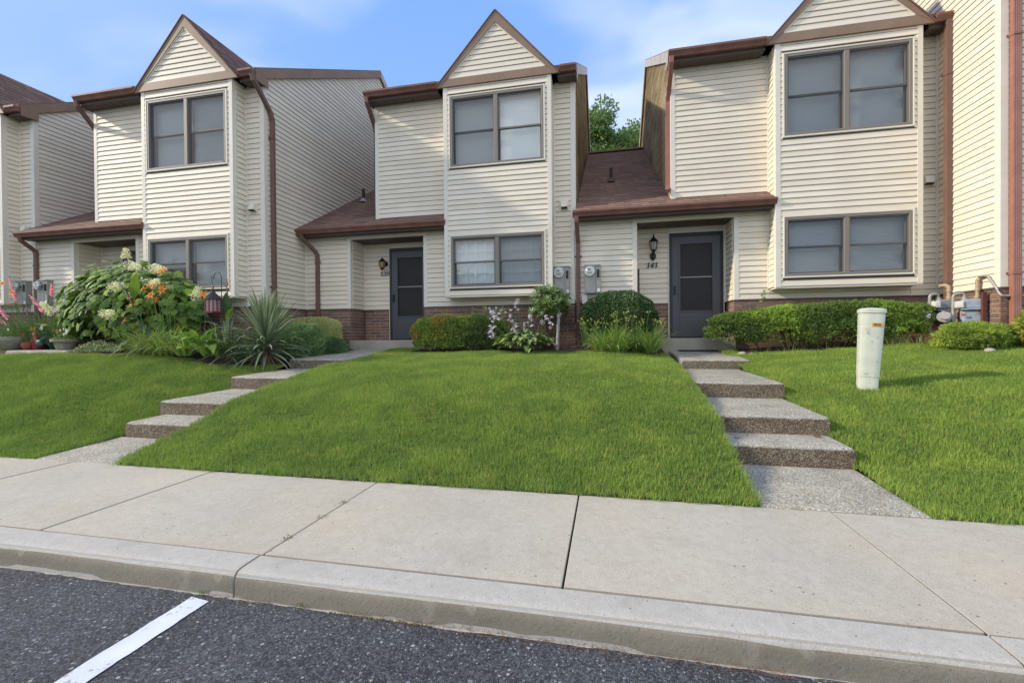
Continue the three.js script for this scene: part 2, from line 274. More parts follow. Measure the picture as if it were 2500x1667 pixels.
{
  // wide ground sheet to the horizon, below everything
  const g = new THREE.PlaneGeometry(700, 700); g.rotateX(-Math.PI / 2); g.translate(0, -.3, 0);
  structure(mesh('ground', uvm(g), mats.turf, scene));
  // parking lot with a ragged edge along the kerb
  const s = new THREE.Shape(); s.moveTo(-40, -40); s.lineTo(40, -40);
  for (let x = 40; x > -40; x -= (Math.abs(x) < 6 ? .03 : .5)) s.lineTo(x, 1.812 - .03 * smooth(.42, .75, fbm(x * 2.4, 1, 4, 0, 3)) * smooth(-1.8, .4, x) - .008 * vn(x * 22, 2, 0, 4) - .006 * rnd());
  const lot = new THREE.ShapeGeometry(s); lot.rotateX(-Math.PI / 2); lot.translate(0, -.12, 0);
  structure(mesh('parking_lot', uvm(lot), mats.asphalt, scene));
  const gut = boxG(-40, 40, -.29, -.126, -1.84, -1.74); structure(mesh('kerb_footing', gut, mats.curb, scene));
  // painted bay line, edges a little ragged
  const L = new THREE.Shape(), x0 = -1.985, x1 = -1.868; L.moveTo(x0, 1.775);
  for (let p = 1.77; p > -4; p -= .02) L.lineTo(x0 + (fbm(p * 14, 3, 3, 0, 5) - .5) * .012, p); L.lineTo(x1, -4);
  for (let p = -4; p < 1.77; p += .02) L.lineTo(x1 + (fbm(p * 14, 7, 3, 0, 6) - .5) * .012, p);
  const lg = new THREE.ShapeGeometry(L); lg.rotateX(-Math.PI / 2); lg.translate(0, -.116, 0); structure(mesh('parking_line', uvm(lg), mats.paint, scene));
  // kerb stones: rounded nose, slightly battered face
  const kp = [[-1.99, -.29], [-1.811, -.29], [-1.8215, -.06], [-1.8225, -.045], [-1.8255, -.032], [-1.8305, -.021], [-1.8375, -.012], [-1.846, -.0055], [-1.856, -.0018], [-1.868, 0], [-1.9, .001], [-1.988, .003], [-1.99, 0]];
  const kerb = structure(new THREE.Group()); kerb.name = 'kerb'; scene.add(kerb);
  const kj = [-16, -8, -4.9, -1.785, 1.395, 4.6, 8, 16];
  for (let k = 0; k + 1 < kj.length; k++) {
    const h = uvm(toCreasedNormals(prismX(kp, kj[k] + .005, kj[k + 1] - .006), .75), k * .7, 0); const ks = mesh('kerb_stone', h, mats.curb, kerb); ks.position.y = -.002 * (k % 2);
    // darker skin on the face, its edges wandering; paler concrete shows along the foot
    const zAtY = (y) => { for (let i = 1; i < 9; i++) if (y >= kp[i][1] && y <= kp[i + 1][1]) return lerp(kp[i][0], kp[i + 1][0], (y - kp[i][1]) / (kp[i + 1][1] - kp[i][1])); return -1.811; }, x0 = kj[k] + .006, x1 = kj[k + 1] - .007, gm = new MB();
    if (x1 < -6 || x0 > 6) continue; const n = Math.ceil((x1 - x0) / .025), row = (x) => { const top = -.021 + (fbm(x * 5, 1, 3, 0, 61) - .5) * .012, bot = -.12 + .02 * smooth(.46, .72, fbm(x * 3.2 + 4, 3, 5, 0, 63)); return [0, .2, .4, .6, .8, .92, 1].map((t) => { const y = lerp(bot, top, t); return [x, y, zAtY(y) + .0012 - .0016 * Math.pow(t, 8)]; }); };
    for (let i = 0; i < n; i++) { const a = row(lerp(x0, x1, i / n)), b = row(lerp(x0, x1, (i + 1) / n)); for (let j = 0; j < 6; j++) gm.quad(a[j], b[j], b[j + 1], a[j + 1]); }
    mesh('dark_face', uvm(toCreasedNormals(gm.geo(), 1)), mats.curbDark, ks);
  }
  // sidewalk slabs
  const walk = structure(new THREE.Group()); walk.name = 'sidewalk'; scene.add(walk);
  const sj = [-11.2, -9.63, -8.05, -6.47, -4.9, -3.335, -1.78, -.203, 1.40, 2.97, 4.54, 6.1];
  for (let k = 0; k + 1 < sj.length; k++) {
    const m = mesh('paving_slab', rboxG(sj[k] + .0055, sj[k + 1] - .0055, -.25, [.0015, -.0025, -.001, .003, 0, -.002, .001][k % 7], -3.2, -2.009, .004), mats.walk[k % 2], walk);
    if (k === 6) m.rotation.z = .0006;
  }
  structure(mesh('joint_fill', boxG(-11, 6, -.28, -.022, -3.19, -1.985), mats.joint, scene));
}
// lawns: three sheets of soil between the walks, then beds
function sheet(name, r0, r1, p0, p1, mat, lift = 0, step = .12) {
  const nx = Math.max(2, Math.ceil((r1 - r0) / step)), nz = Math.max(2, Math.ceil((p1 - p0) / step)), pos = [], idx = [];
  for (let j = 0; j <= nz; j++) for (let i = 0; i <= nx; i++) { const R = lerp(r0, r1, i / nx), P = lerp(p0, p1, j / nz); pos.push(R, G(R, P) + lift, -P); }
  for (let j = 0; j < nz; j++) for (let i = 0; i < nx; i++) { const a = j * (nx + 1) + i, b = a + 1, c = a + nx + 1, d = c + 1; idx.push(a, b, c, b, d, c); }
  const g = new THREE.BufferGeometry(); g.setAttribute('position', new THREE.Float32BufferAttribute(pos, 3)); g.setIndex(idx); g.computeVertexNormals();
  const uv = []; for (let i = 0; i < pos.length; i += 3) uv.push(pos[i], pos[i + 2]); g.setAttribute('uv', new THREE.Float32BufferAttribute(uv, 2));
  return structure(mesh(name, g, mat, scene));
}
sheet('lawn', -22, -5.42, 3.205, 14, mats.turf, -.012);
sheet('lawn', -4.41, .985, 3.205, 14, mats.turf, -.012);
sheet('lawn', 1.985, 14, 3.205, 14, mats.turf, -.012);
sheet('lawn_soil', -5.42, -4.41, 3.205, 14, mats.soil, -.22); sheet('lawn_soil', .985, 1.985, 3.205, 14, mats.soil, -.22);
// planting beds of bare dark soil along the house fronts
sheet('flower_bed', -13, -6.0, 6.05, 7.6, mats.soil, .006); sheet('flower_bed', -6.0, -5.46, 6.45, 8.8, mats.soil, .006); sheet('flower_bed', -3.75, .98, 7.85, 8.85, mats.soil, .006); sheet('flower_bed', 2.2, 5.44, 7.9, 8.85, mats.soil, .006);

// steps of washed aggregate: [left R, right R, nose P, back P, top Y at nose, top Y at back, depth]
function steps(name, label, list) {
  const g = thing(name, label, 'steps', [0, 0, 0]);
  list.forEach(([r0, r1, p0, p1, y0, y1, dep, nm], k) => {
    const w = r1 - r0, d = p1 - p0, b = new RoundedBoxGeometry(w, dep, d, 4, .034), q = b.attributes.position;
    for (let i = 0; i < q.count; i++) { // slope of the tread, uneven faces
      const x = q.getX(i), y = q.getY(i), z = q.getZ(i), t = .5 - z / d; let yy = y + (y > 0 ? lerp(y0, y1, t) : y0 * 1); if (y > 0) yy -= dep / 2; else yy -= dep / 2;
      q.setXYZ(i, x + r0 + w / 2, yy + E, z - (p0 + p1) / 2);
    }
    b.computeVertexNormals(); const sm = mesh(nm || 'step', uvm(toCreasedNormals(b, .7), k * .31, k * .17), mats.agg, g);
    if (nm === 'landing' && k === 0) return;
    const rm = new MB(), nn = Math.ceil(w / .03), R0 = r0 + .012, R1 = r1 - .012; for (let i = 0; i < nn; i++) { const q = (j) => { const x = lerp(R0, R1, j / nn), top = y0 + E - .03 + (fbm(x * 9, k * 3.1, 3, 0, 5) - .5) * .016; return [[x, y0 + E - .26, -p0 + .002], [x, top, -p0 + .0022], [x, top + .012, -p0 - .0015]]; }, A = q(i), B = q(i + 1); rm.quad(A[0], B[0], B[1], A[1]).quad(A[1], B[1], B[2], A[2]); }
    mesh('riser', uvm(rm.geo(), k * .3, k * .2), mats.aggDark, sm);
  });
  return g;
}
steps('front_steps', 'pebbled concrete steps climbing to the charcoal door beside the utility pedestal', [
  [.985, 1.98, 3.208, 4.12, -1.128, -1.085, .3, 'landing'], [1.0, 1.97, 4.085, 4.55, -.92, -.905, .34], [1.0, 1.98, 4.52, 5.63, -.743, -.715, .38], [1.01, 1.985, 5.59, 7.4, -.539, -.505, .4], [1.14, 2.13, 7.36, 8.8, -.362, -.262, .4, 'landing']]);
steps('front_steps', 'pebbled concrete steps beside the large yucca, partly hidden by lawn', [
  [-5.415, -4.38, 3.206, 4.02, -1.128, -1.085, .3, 'landing'], [-5.34, -4.4, 3.985, 4.47, -.92, -.905, .34], [-5.41, -4.4, 4.44, 5.55, -.743, -.715, .38], [-5.42, -4.4, 5.51, 6.78, -.539, -.5, .4], [-5.4, -4.35, 6.72, 8.8, -.338, -.235, .4, 'landing']]);
steps('front_steps', 'low pebbled concrete landing with flower pots behind it', [[-11.0, -9.5, 6.12, 7.1, -.165, -.15, .3, 'landing']]);
// ---------------------------------------------------------------- townhouses. Local frame: x along the front, z = 0 the main front wall, +z towards the street, y = world height
const EX = .1016;                      // siding exposure
const SLOPE = .571;
const roofY = (z) => 6.32 + SLOPE * (.37 - z);            // main roof, front slope
const lowY = (z) => 3.54 + SLOPE * (.34 - z);             // entry wing roof
const gBoard = new Map();
// one course of siding: bottom lip proud of the wall; ends may be cut on the slant
function boardG(a0, a1, b0, b1, h = EX, lip = .015) {
  const k = [a0, a1, b0, b1, h].map((v) => v.toFixed(3)).join(); if (gBoard.has(k)) return gBoard.get(k);
  const m = new MB(), t = .0025;
  const gp = .0055, A = [a0, gp, 0], B = [b0, gp, 0], A1 = [a0, gp, lip], B1 = [b0, gp, lip], A2 = [a0, gp + .006, lip + .001], B2 = [b0, gp + .006, lip + .001], A3 = [a1, h, t], B3 = [b1, h, t], A4 = [a1, h, 0], B4 = [b1, h, 0];
  m.quad(A, B, B1, A1).quad(A1, B1, B2, A2).quad(A2, B2, B3, A3).quad(A3, B3, B4, A4);
  m.tri(A, A1, A2).tri(A, A2, A3).tri(A, A3, A4).tri(B, B2, B1).tri(B, B3, B2).tri(B, B4, B3);
  const g = m.geo(rr(0, 3), rr(0, 3)); gBoard.set(k, g); return g;
}
// a clad wall: holder placed at (x,y,z) turned by ry; xr(y) gives the span of the wall at height y (local), holes = [x0,x1,y0,y1]
function cladWall(house, pos, ry, y0, y1, xr, holes = [], set = mats.siding, backing = true, phase = 0) {
  const N = Math.ceil((y1 - y0) / EX - .02);
  let base;
  if (backing) {
    const s = new THREE.Shape(), [a, b] = xr(y0), pts = []; pts.push([a, y0], [b, y0]);
    for (let k = 1; k <= 8; k++) { const y = lerp(y0, y1, k / 8); pts.push([xr(y)[1], y]); }
    for (let k = 8; k >= 1; k--) { const y = lerp(y0, y1, k / 8); pts.push([xr(y)[0], y]); }
    pts.forEach((p, i) => (i ? s.lineTo(...p) : s.moveTo(...p)));
    for (const [x0, x1, h0, h1] of holes) { const h = new THREE.Path(); h.moveTo(x0 + .01, h0 + .01); h.lineTo(x1 - .01, h0 + .01); h.lineTo(x1 - .01, h1 - .01); h.lineTo(x0 + .01, h1 - .01); h.closePath(); s.holes.push(h); }
    const g = new THREE.ExtrudeGeometry(s, { depth: .12, bevelEnabled: false }); g.translate(0, 0, -.1225); base = mesh('wall', uvm(g), mats.sheath, house);
  } else { base = new THREE.Group(); base.name = 'wall'; house.add(base); }
  base.position.set(...pos); base.rotation.y = ry;
  for (let k = 0; k < N; k++) {
    const yb = y0 + k * EX, yt = Math.min(yb + EX, y1), [a0, b0] = xr(yb + .001), [a1, b1] = xr(yt - .001); if (b0 - a0 < .02 && b1 - a1 < .02) continue;
    let spans = [[a0, a1, b0, b1]];
    for (const [x0, x1, h0, h1] of holes) if (yt > h0 + .02 && yb < h1 - .02) spans = spans.flatMap(([p, q, r, s]) => (x1 <= p || x0 >= r ? [[p, q, r, s]] : [[p, q, x0, x0], [x1, x1, r, s]].filter((w) => w[2] - w[0] > .012)));
    for (const [p, q, r, s] of spans) {
      const o = (p + q) / 2, g = boardG(p - o, Math.min(q, s) - o, r - o, s - o, yt - yb);
      house.userData.queue.push([base, g, set[Math.floor(hash(k, Math.round(p * 10), 3) * set.length)], o, yb, (r - p)]);
    }
  }
  return base;
}
function flushBoards(house) {          // the 300 largest courses singly, what is left as one part for each wall
  const q = house.userData.queue; delete house.userData.queue; q.sort((a, b) => b[5] - a[5]); const rest = new Map();
  q.forEach(([base, g, m, x, y], i) => {
    if (i < 300) { const b = mesh('siding_board', g, m, base); b.position.set(x, y, 0); }
    else { if (!rest.has(base)) rest.set(base, []); const c = g.clone(); c.translate(x, y, 0); rest.get(base).push(c); }
  });
  for (const [base, list] of rest) stuff(mesh('siding_course', mergeGeometries(list), mats.siding[0], base));
}
const post = (house, x0, x1, y0, y1, z0, z1) => mesh('corner_trim', rboxG(x0, x1, y0, y1, z0, z1, .005, 1), mats.trim, house);
// running-bond bricks on a face; local x along, y up, z out
const brickGeos = {};
function brickFace(house, pos, ry, len, y0, y1, off = 0) {
  const base = mesh('brick_wall', boxG(.014, len - .014, y0, y1, -.1, -.008), mats.mortar, house); base.position.set(...pos); base.rotation.y = ry;
  const BH = .0695, BL = .265, J = .011, n = Math.ceil((y1 - y0) / BH);
  for (let k = 0; k < n; k++) {
    const yt = y1 - k * BH, h = BH - J; if (yt - h < y0 - .05) break;
    for (let x = -((k % 2) * BL / 2 + off) % BL - (k % 2 ? 0 : 0); x < len; x += BL) {
      const a = Math.max(x, 0), b = Math.min(x + BL - J, len); if (b - a < .02) continue;
      const w = b - a, key = w.toFixed(2); brickGeos[key] ??= [0, 1].map((v) => rboxG(0, w, -h, 0, -.03, 0, .004, 1));
      const m = mesh('brick', brickGeos[key][k % 2], mats.brick[Math.floor(hash(k, Math.round(x * 20), Math.round(pos[0] * 7)) * 4)], base); m.position.set(a, yt - .002, rr(-.0015, .0025));
    }
  }
  mesh('brick_cap', rboxG(-.005, len + .005, y1 - .004, y1 + .022, -.03, .012, .004, 1), mats.frameDark, house).position.set(...pos), house.children[house.children.length - 1].rotation.y = ry;
  return base;
}
// ----- windows: pair of double-hung units
function pleats(x0, x1, y0, y1, z, pitch, amp) { const m = new MB(), n = Math.round((y1 - y0) / pitch); for (let k = 0; k < n; k++) { const a = y0 + k * pitch, b = a + pitch / 2, c = a + pitch; m.quad([x0, a, z], [x1, a, z], [x1, b, z + amp], [x0, b, z + amp]).quad([x0, b, z + amp], [x1, b, z + amp], [x1, c, z], [x0, c, z]); } return m.geo(); }
function windowPair(house, x0, x1, y0, y1, z, o = {}) {
  const f = .048, mid = (x0 + x1) / 2, mw = .038, fr = [];
  const R = (a, b, c, d, e, g, r = .006) => rboxG(a, b, c, d, e, g, r, 1);
  fr.push(R(x0, x0 + f, y0, y1, z - .09, z + .022), R(x1 - f, x1, y0, y1, z - .09, z + .022), R(x0 + f, x1 - f, y1 - f, y1, z - .09, z + .02), R(x0 + f, x1 - f, y0, y0 + f * .8, z - .09, z + .03), R(mid - mw, mid + mw, y0 + f * .8, y1 - f, z - .09, z + .018));
  const w = mesh('window', merge(fr), mats.frame, house);
  mesh('surround', merge([R(x0 - .028, x0, y0 - .03, y1 + .028, z - .02, z + .027), R(x1, x1 + .028, y0 - .03, y1 + .028, z - .02, z + .027), R(x0, x1, y1, y1 + .028, z - .02, z + .026), R(x0, x1, y0 - .03, y0, z - .02, z + .03)]), mats.trim, w);
  [[x0 + f, mid - mw], [mid + mw, x1 - f]].forEach(([a, b], side) => {
    const lo = y0 + f * .8, hi = y1 - f, my = lerp(lo, hi, o.meet ?? .5), s = .034;
    const sash = (q0, q1, zz, nm) => {
      const m = mesh('sash', merge([R(a, a + s, q0, q1, zz - .03, zz), R(b - s, b, q0, q1, zz - .03, zz), R(a + s, b - s, q0, q0 + s, zz - .03, zz), R(a + s, b - s, q1 - s, q1, zz - .03, zz)]), nm ? mats.frame : mats.frameDark, w);
      const g = new THREE.PlaneGeometry(b - a - 2 * s, q1 - q0 - 2 * s); g.translate((a + b) / 2, (q0 + q1) / 2, zz - .014); mesh('pane', g, mats.glass, w); return m;
    };
    sash(my - .018, hi, z - .03, side === 1 || o.noScreen === side); sash(lo, my + .018, z - .062, 0);
    if (o.screens?.[side]) { const g = new THREE.PlaneGeometry(b - a, hi - lo); g.translate((a + b) / 2, (lo + hi) / 2, z - .004); mesh('insect_screen', g, mats.screen, w); mesh('screen_frame', merge([boxG(a, a + .014, lo, hi, z - .009, z + .001), boxG(b - .014, b, lo, hi, z - .009, z + .001), boxG(a, b, lo, lo + .014, z - .009, z + .0015), boxG(a, b, hi - .014, hi, z - .009, z + .0015)]), mats.frame, w); }
    if (o.grid) { const gm = []; for (let k = 1; k < 4; k++) gm.push(boxG(lerp(a + s, b - s, k / 4) - .009, lerp(a + s, b - s, k / 4) + .009, lo, hi, z - .108, z - .1)); for (const t of [.27, .74]) gm.push(boxG(a + s, b - s, lerp(lo, hi, t) - .009, lerp(lo, hi, t) + .009, z - .107, z - .099)); gm.forEach((g) => mesh('muntin', g, mats.muntin, w)); }
    const sh = o.shade?.[side] ?? 'pleat', in0 = a - .02, in1 = b + .02, bot = lo + (o.drop?.[side] ?? 0) * (hi - lo);
    mesh('window_shade', sh === 'pleat' ? pleats(in0, in1, bot, hi, z - .17, .022, .009) : sh === 'slat' ? pleats(in0, in1, bot, hi, z - .17, .03, .02) : boxG(in0, in1, bot, hi, z - .175, z - .17), mats.shade, w);
  });
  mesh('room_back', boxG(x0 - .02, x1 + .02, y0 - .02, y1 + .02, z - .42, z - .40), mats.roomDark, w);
  mesh('reveal', merge([boxG(x0 - .02, x0 + .006, y0, y1, z - .41, z - .09), boxG(x1 - .006, x1 + .02, y0, y1, z - .41, z - .09), boxG(x0, x1, y0 - .02, y0 + .006, z - .41, z - .09), boxG(x0, x1, y1 - .006, y1 + .02, z - .41, z - .09)]), mats.muntin, w);
  return w;
}
const GUT = (d = .115, h = .105) => [[0, 0], [d * .6, 0], [d * .66, h * .2], [d * .88, h * .55], [d, h * .7], [d, h], [0, h]];
function gutter(house, x0, x1, yb, zb) { // hung on a fascia at zb
  const s = new THREE.Shape(); GUT().forEach(([a, b], i) => (i ? s.lineTo(a, b) : s.moveTo(a, b)));
  const g = new THREE.ExtrudeGeometry(s, { depth: x1 - x0, bevelEnabled: true, bevelThickness: .003, bevelSize: .003, bevelSegments: 1 });
  g.rotateY(-Math.PI / 2); g.scale(1, 1, 1); // x<-z.. extrude now runs along -x, profile x along +z
  const m = mesh('gutter', uvm(g), mats.gutter, house); m.position.set(x1, yb, zb); return m;
}
const SP = (w = .08, d = .06) => { const p = []; for (let k = 0; k <= 8; k++) p.push([-w / 2 + w * k / 8, -d / 2 - (k % 2 ? .004 : 0)]); for (let k = 8; k >= 0; k--) p.push([-w / 2 + w * k / 8, d / 2 + (k % 2 ? .004 : 0)]); return p; };
function downspout(parent, path, side, mat = mats.spout, straps = [], w = .08, d = .06) {
  const m = mesh('downspout', sweep(SP(w, d), path, side), mat, parent);
  for (const [x, y, z, rot] of straps) { const b = mesh('strap', merge([rboxG(-w / 2 - .035, w / 2 + .035, -.018, .018, -d / 2 - .006, -d / 2 + .002, .003, 1), rboxG(-w / 2 - .008, w / 2 + .008, -.02, .02, -d / 2, d / 2 + .009, .003, 1)]), mat, m); b.position.set(x, y, z); b.rotation.y = rot || 0; }
  return m;
}
// shingled slope: deck in its own frame (x along the eave, z up the slope, y out); rows(s) -> [x0,x1]
function shingles(house, pos, ry, ang, len, rows, limit) {
  const holder = new THREE.Group(); holder.name = 'roof'; holder.position.set(...pos); holder.rotation.order = 'YXZ'; holder.rotation.set(ang, ry, 0); house.add(holder);
  const EXP = .14, TW = .305, n = Math.floor(len / EXP), rest = []; let used = 0; const G0 = {};
  for (let k = 0; k < n; k++) {
    const s = k * EXP, [x0, x1] = rows(s); if (x1 - x0 < .05) continue;
    const off = (k % 2) * TW / 2 + hash(k, 3, 8) * .03;
    for (let x = x0 - off; x < x1; x += TW) {
      const a = Math.max(x, x0), b = Math.min(x + TW - .006, x1), w = b - a; if (w < .02) continue;
      const key = w.toFixed(2); G0[key] ??= (() => { const m = new MB(); const h = .0085; m.quad([0, h, 0], [w, h, 0], [w, .001, -EXP - .02], [0, .001, -EXP - .02]).quad([0, 0, 0], [w, 0, 0], [w, h, 0], [0, h, 0]).tri([0, 0, 0], [0, h, 0], [0, 0, -EXP]).tri([w, 0, 0], [w, 0, -EXP], [w, h, 0]); return m.geo(rr(0, 2), rr(0, 2)); })();
      const mat = mats.shingle[Math.floor(hash(k, Math.round(x * 13), 17) * 4)], y = rr(0, .0015);
      if (used < limit) { used++; const m = mesh('shingle', G0[key], mat, holder); m.position.set(a, y, -s); }
      else { const g = G0[key].clone(); g.translate(a, y, -s); rest.push(g); }
    }
  }
  if (rest.length) stuff(mesh('shingle_course', mergeGeometries(rest), mats.shingle[1], holder));
  return holder;
}
const SA = Math.atan(SLOPE);
function townhouse(label, base, P, o) {
  const h = thing('townhouse', label, 'house', [base, 0, -P], 0, 'attached townhouses in the row'); h.userData.queue = [];
  const XR = o.right ?? 6.06, XL = 1.75, S = mats.siding, c = .085;
  const bx0 = 3.44, bx1 = 5.64, bz = .31, yB = 1.78, ySof = 6.16;
  const ridge = -4.64, back = -9.28, yRidge = roofY(ridge);
  const brk = o.brickTo ?? .55;        // brick starts at this height
  // bay front
  const win = [[3.585 - .03, 5.49 + .03, 4.585 - .03, 5.99 + .03], [3.585 - .03, 5.49 + .03, 2.16 - .03, 3.18 + .03]];
  if (o.bay !== false) {
    cladWall(h, [0, 0, bz], 0, 1.985, 6.2, () => [bx0 + c - .012, bx1 - c + .012], win);
    post(h, bx0, bx0 + c, 1.975, 6.2, bz - c, bz + .016); post(h, bx1 - c, bx1, 1.975, 6.2, bz - c, bz + .016);
    mesh('bay_underside', boxG(bx0 + .01, bx1 - .01, 1.955, 1.985, -.1, bz + .004), mats.trim, h);
    windowPair(h, 3.585, 5.49, 4.585, 5.99, bz, o.upper); windowPair(h, 3.585, 5.49, 2.16, 3.18, bz, o.lower);
    // bay cheeks (left faces -x, right faces +x)
    if (o.bayLeft) { cladWall(h, [bx0, 0, 0], -Math.PI / 2, 1.985, 6.2, () => [.012, bz - c + .01]); } else mesh('wall', boxG(bx0 + .002, bx0 + .1, 1.98, 6.2, -.1, bz - .06), mats.trim, h);
    if (o.bayRight) { cladWall(h, [bx1, 0, 0], Math.PI / 2, 1.985, 6.2, () => [-bz + c - .01, -.012]); } else mesh('wall', boxG(bx1 - .1, bx1 - .002, 1.98, 6.2, -.1, bz - .06), mats.trim, h);
    // gable over the bay
    const gc = (bx0 + bx1) / 2 + .005, hw = 1.242, gy = 6.19, ga = 7.56, sl = (ga - gy) / hw, bw = .155;
    const z0 = .315, z1 = .352;
    mesh('gable_board', new MB().poly([[gc - hw, gy], [gc + hw, gy], [gc + hw - bw / sl, gy + bw], [gc - hw + bw / sl, gy + bw]], z0, z1).geo(), mats.taupe, h);
    const rk = (s) => { const t = .225, q = [[gc + s * hw, gy], [gc, ga], [gc, ga - t], [gc + s * (hw - bw / sl - (t - 0) / sl * .0), gy + bw]]; const inner = [gc + s * (hw - .235), gy + bw]; q[3] = inner; if (s < 0) q.reverse(); return new MB().poly(s < 0 ? q.reverse() : q, z0 + .001, z1 + .006).geo(); };
    mesh('rake_board', rk(-1), mats.taupe, h); mesh('rake_board', rk(1), mats.taupe, h);
    const ih = hw - .235, iy0 = gy + bw, iy1 = ga - .225, isl = (iy1 - iy0) / ih;
    cladWall(h, [gc, 0, .322], 0, iy0 + .012, iy1 - .02, (y) => { const w = Math.max(.004, (iy1 - y) / isl - .012); return [-w, w]; });
    const tr = .022; for (const s of [-1, 1]) { const L = Math.hypot(ih, iy1 - iy0), g = rboxG(0, L, -tr, 0, -.01, .022, .004, 1); const m = mesh('gable_trim', g, mats.trim, h); m.position.set(gc - ih * (s < 0 ? 1 : 0), s < 0 ? iy0 : iy1, .325); m.rotation.z = s < 0 ? Math.atan2(iy1 - iy0, ih) : -Math.atan2(iy1 - iy0, ih); }
    mesh('gable_trim', rboxG(gc - ih, gc + ih, iy0, iy0 + tr, .315, .347, .004, 1), mats.trim, h);
    // gable roof running back into the main slope
    const zb = .37 - (ga - 6.32) / SLOPE, ang = Math.atan2(ga - gy, hw), eh = .03, Ls = Math.hypot(hw, ga - gy) + .03;
    for (const s of [-1, 1]) {
      const A = [gc + s * (hw + .004), gy + .002, .372], B = [gc, ga + .002, .372], C = [gc, ga + .002, zb - .1], D = [gc + s * (hw + .004), gy + .002, .3];
      const up = (p) => [p[0] + s * .012, p[1] + .013, p[2]];
      const m = new MB(); const q = [A, B, C, D]; const u = q.map(up);
      if (s > 0) m.quad(u[0], u[3], u[2], u[1]).quad(A, B, C, D).quad(A, u[0], u[1], B).quad(D, u[3], u[0], A).quad(C, u[2], u[3], D); else m.quad(u[0], u[1], u[2], u[3]).quad(D, C, B, A).quad(B, u[1], u[0], A).quad(A, u[0], u[3], D).quad(D, u[3], u[2], C);
      mesh('gable_roof', m.geo(), mats.shingle[3], h);
      if (o.gableCourses === s) { // shingle courses on the slope that shows
        const list = [], n = Math.floor(Ls / .14); for (let k = 0; k < n; k++) { const t0 = k / n, t1 = (k + 1.1) / n, P0 = (t) => { const f = Math.min(t, 1); return [lerp(u[0][0], u[1][0], f) + s * .003, lerp(u[0][1], u[1][1], f) + .004]; }, [xa, ya] = P0(t0), [xb, yb] = P0(t1), za = lerp(.3, zb, t0);
          for (let zz = .376 - (k % 2) * .15; zz > za; zz -= .3) { const z2 = Math.max(zz - .295, za - .1), z3 = Math.min(zz, .376), m2 = new MB(); m2.quad([xa + s * .006, ya + .006, z3], [xa + s * .006, ya + .006, z2], [xb, yb, z2], [xb, yb, z3]).quad([xa, ya, z3], [xa, ya, z2], [xa + s * .006, ya + .006, z2], [xa + s * .006, ya + .006, z3]); const g = m2.geo(rr(0, 2), rr(0, 2)); mesh('shingle', g, mats.shingle[Math.floor(rnd() * 4)], h); } }
      }
    }
  }
  // front wall of the two-storey part
  if (o.front !== false) {
    cladWall(h, [0, 0, 0], 0, lowY(0) + .005, ySof + .02, () => [XL + c - .01, bx0 - .02]);
    post(h, XL, XL + c, lowY(0) - .02, ySof, -c, .016); mesh('inside_corner', rboxG(bx0 - .03, bx0, lowY(0), ySof, 0, .022, .004, 1), mats.trim, h);
  }
  cladWall(h, [0, 0, 0], 0, yB + .02, 1.99, () => [bx0 + .02, bx1 + .03]);
  cladWall(h, [0, 0, 0], 0, yB + .02, ySof + .02, () => [bx1 + .03, XR - (o.rightPost === false ? .03 : c - .01)]);
  mesh('inside_corner', rboxG(bx1, bx1 + .03, yB + .02, ySof, 0, .022, .004, 1), mats.trim, h);
  if (o.rightPost !== false) post(h, XR - c, XR + .016, yB + .02, 6.2, -c, .016); else mesh('inside_corner', rboxG(XR - .035, XR - .005, yB + .02, ySof, 0, .026, .004, 1), mats.trim, h);
  if (o.front !== false) {
    // below and beside the bay, ground floor
    cladWall(h, [0, 0, 0], 0, yB + .02, 3.4, () => [2.935 - .01, bx0 + .02]); 
    mesh('inside_corner', rboxG(bx0 - .03, bx0, 1.975, 3.4, 0, .022, .004, 1), mats.trim, h);
    // entry wing
    cladWall(h, [0, 0, 0], 0, yB + .02, 3.4, () => [o.leftPost === false ? .03 : .005, 1.055]); mesh('inside_corner', rboxG(0.0, .034, yB + .02, 3.4, 0, .024, .004, 1), mats.trim, h);
    const rx0 = 1.13, rx1 = 2.85, rz = -.56, ot = 3.325;
    post(h, rx0 - c, rx0, yB + .02, 3.4, -c, .016); post(h, rx1, rx1 + c, yB + .02, 3.4, -c, .016); mesh('entry_trim', rboxG(rx0 - c, rx1 + c, ot, 3.4, -.05, .014, .005, 1), mats.trim, h);
    cladWall(h, [rx0, 0, 0], Math.PI / 2, yB + .02, ot, () => [c - .01, -rz - .02]); cladWall(h, [rx1, 0, 0], -Math.PI / 2, yB + .02, ot, () => [rz + .02, -c + .01]);
    const dx0 = 1.79, dx1 = 2.795, dt = 3.196;
    cladWall(h, [0, 0, rz], 0, yB + .02, ot, () => [rx0 + .02, dx0 - .02]); cladWall(h, [0, 0, rz], 0, dt + .02, ot, () => [dx0 - .02, rx1 - .02]); cladWall(h, [0, 0, rz], 0, yB + .02, dt + .02, () => [dx1 + .02, rx1 - .01]);
    mesh('inside_corner', rboxG(rx0, rx0 + .03, yB + .02, ot, rz, rz + .026, .004, 1), mats.trim, h); mesh('inside_corner', rboxG(rx1 - .03, rx1, yB + .02, ot, rz, rz + .026, .004, 1), mats.trim, h);
    mesh('door_casing', merge([rboxG(dx0 - .024, dx0, 1.1, dt + .022, rz - .03, rz + .03, .004, 1), rboxG(dx0, dx1, dt, dt + .022, rz - .03, rz + .03, .004, 1), rboxG(dx1, dx1 + .024, 1.1, dt + .022, rz - .03, rz + .03, .004, 1)]), mats.trim, h);
    mesh('entry_ceiling', boxG(rx0 - .05, rx1 + .05, ot + .004, ot + .03, rz - .05, -.05), mats.soffit, h);
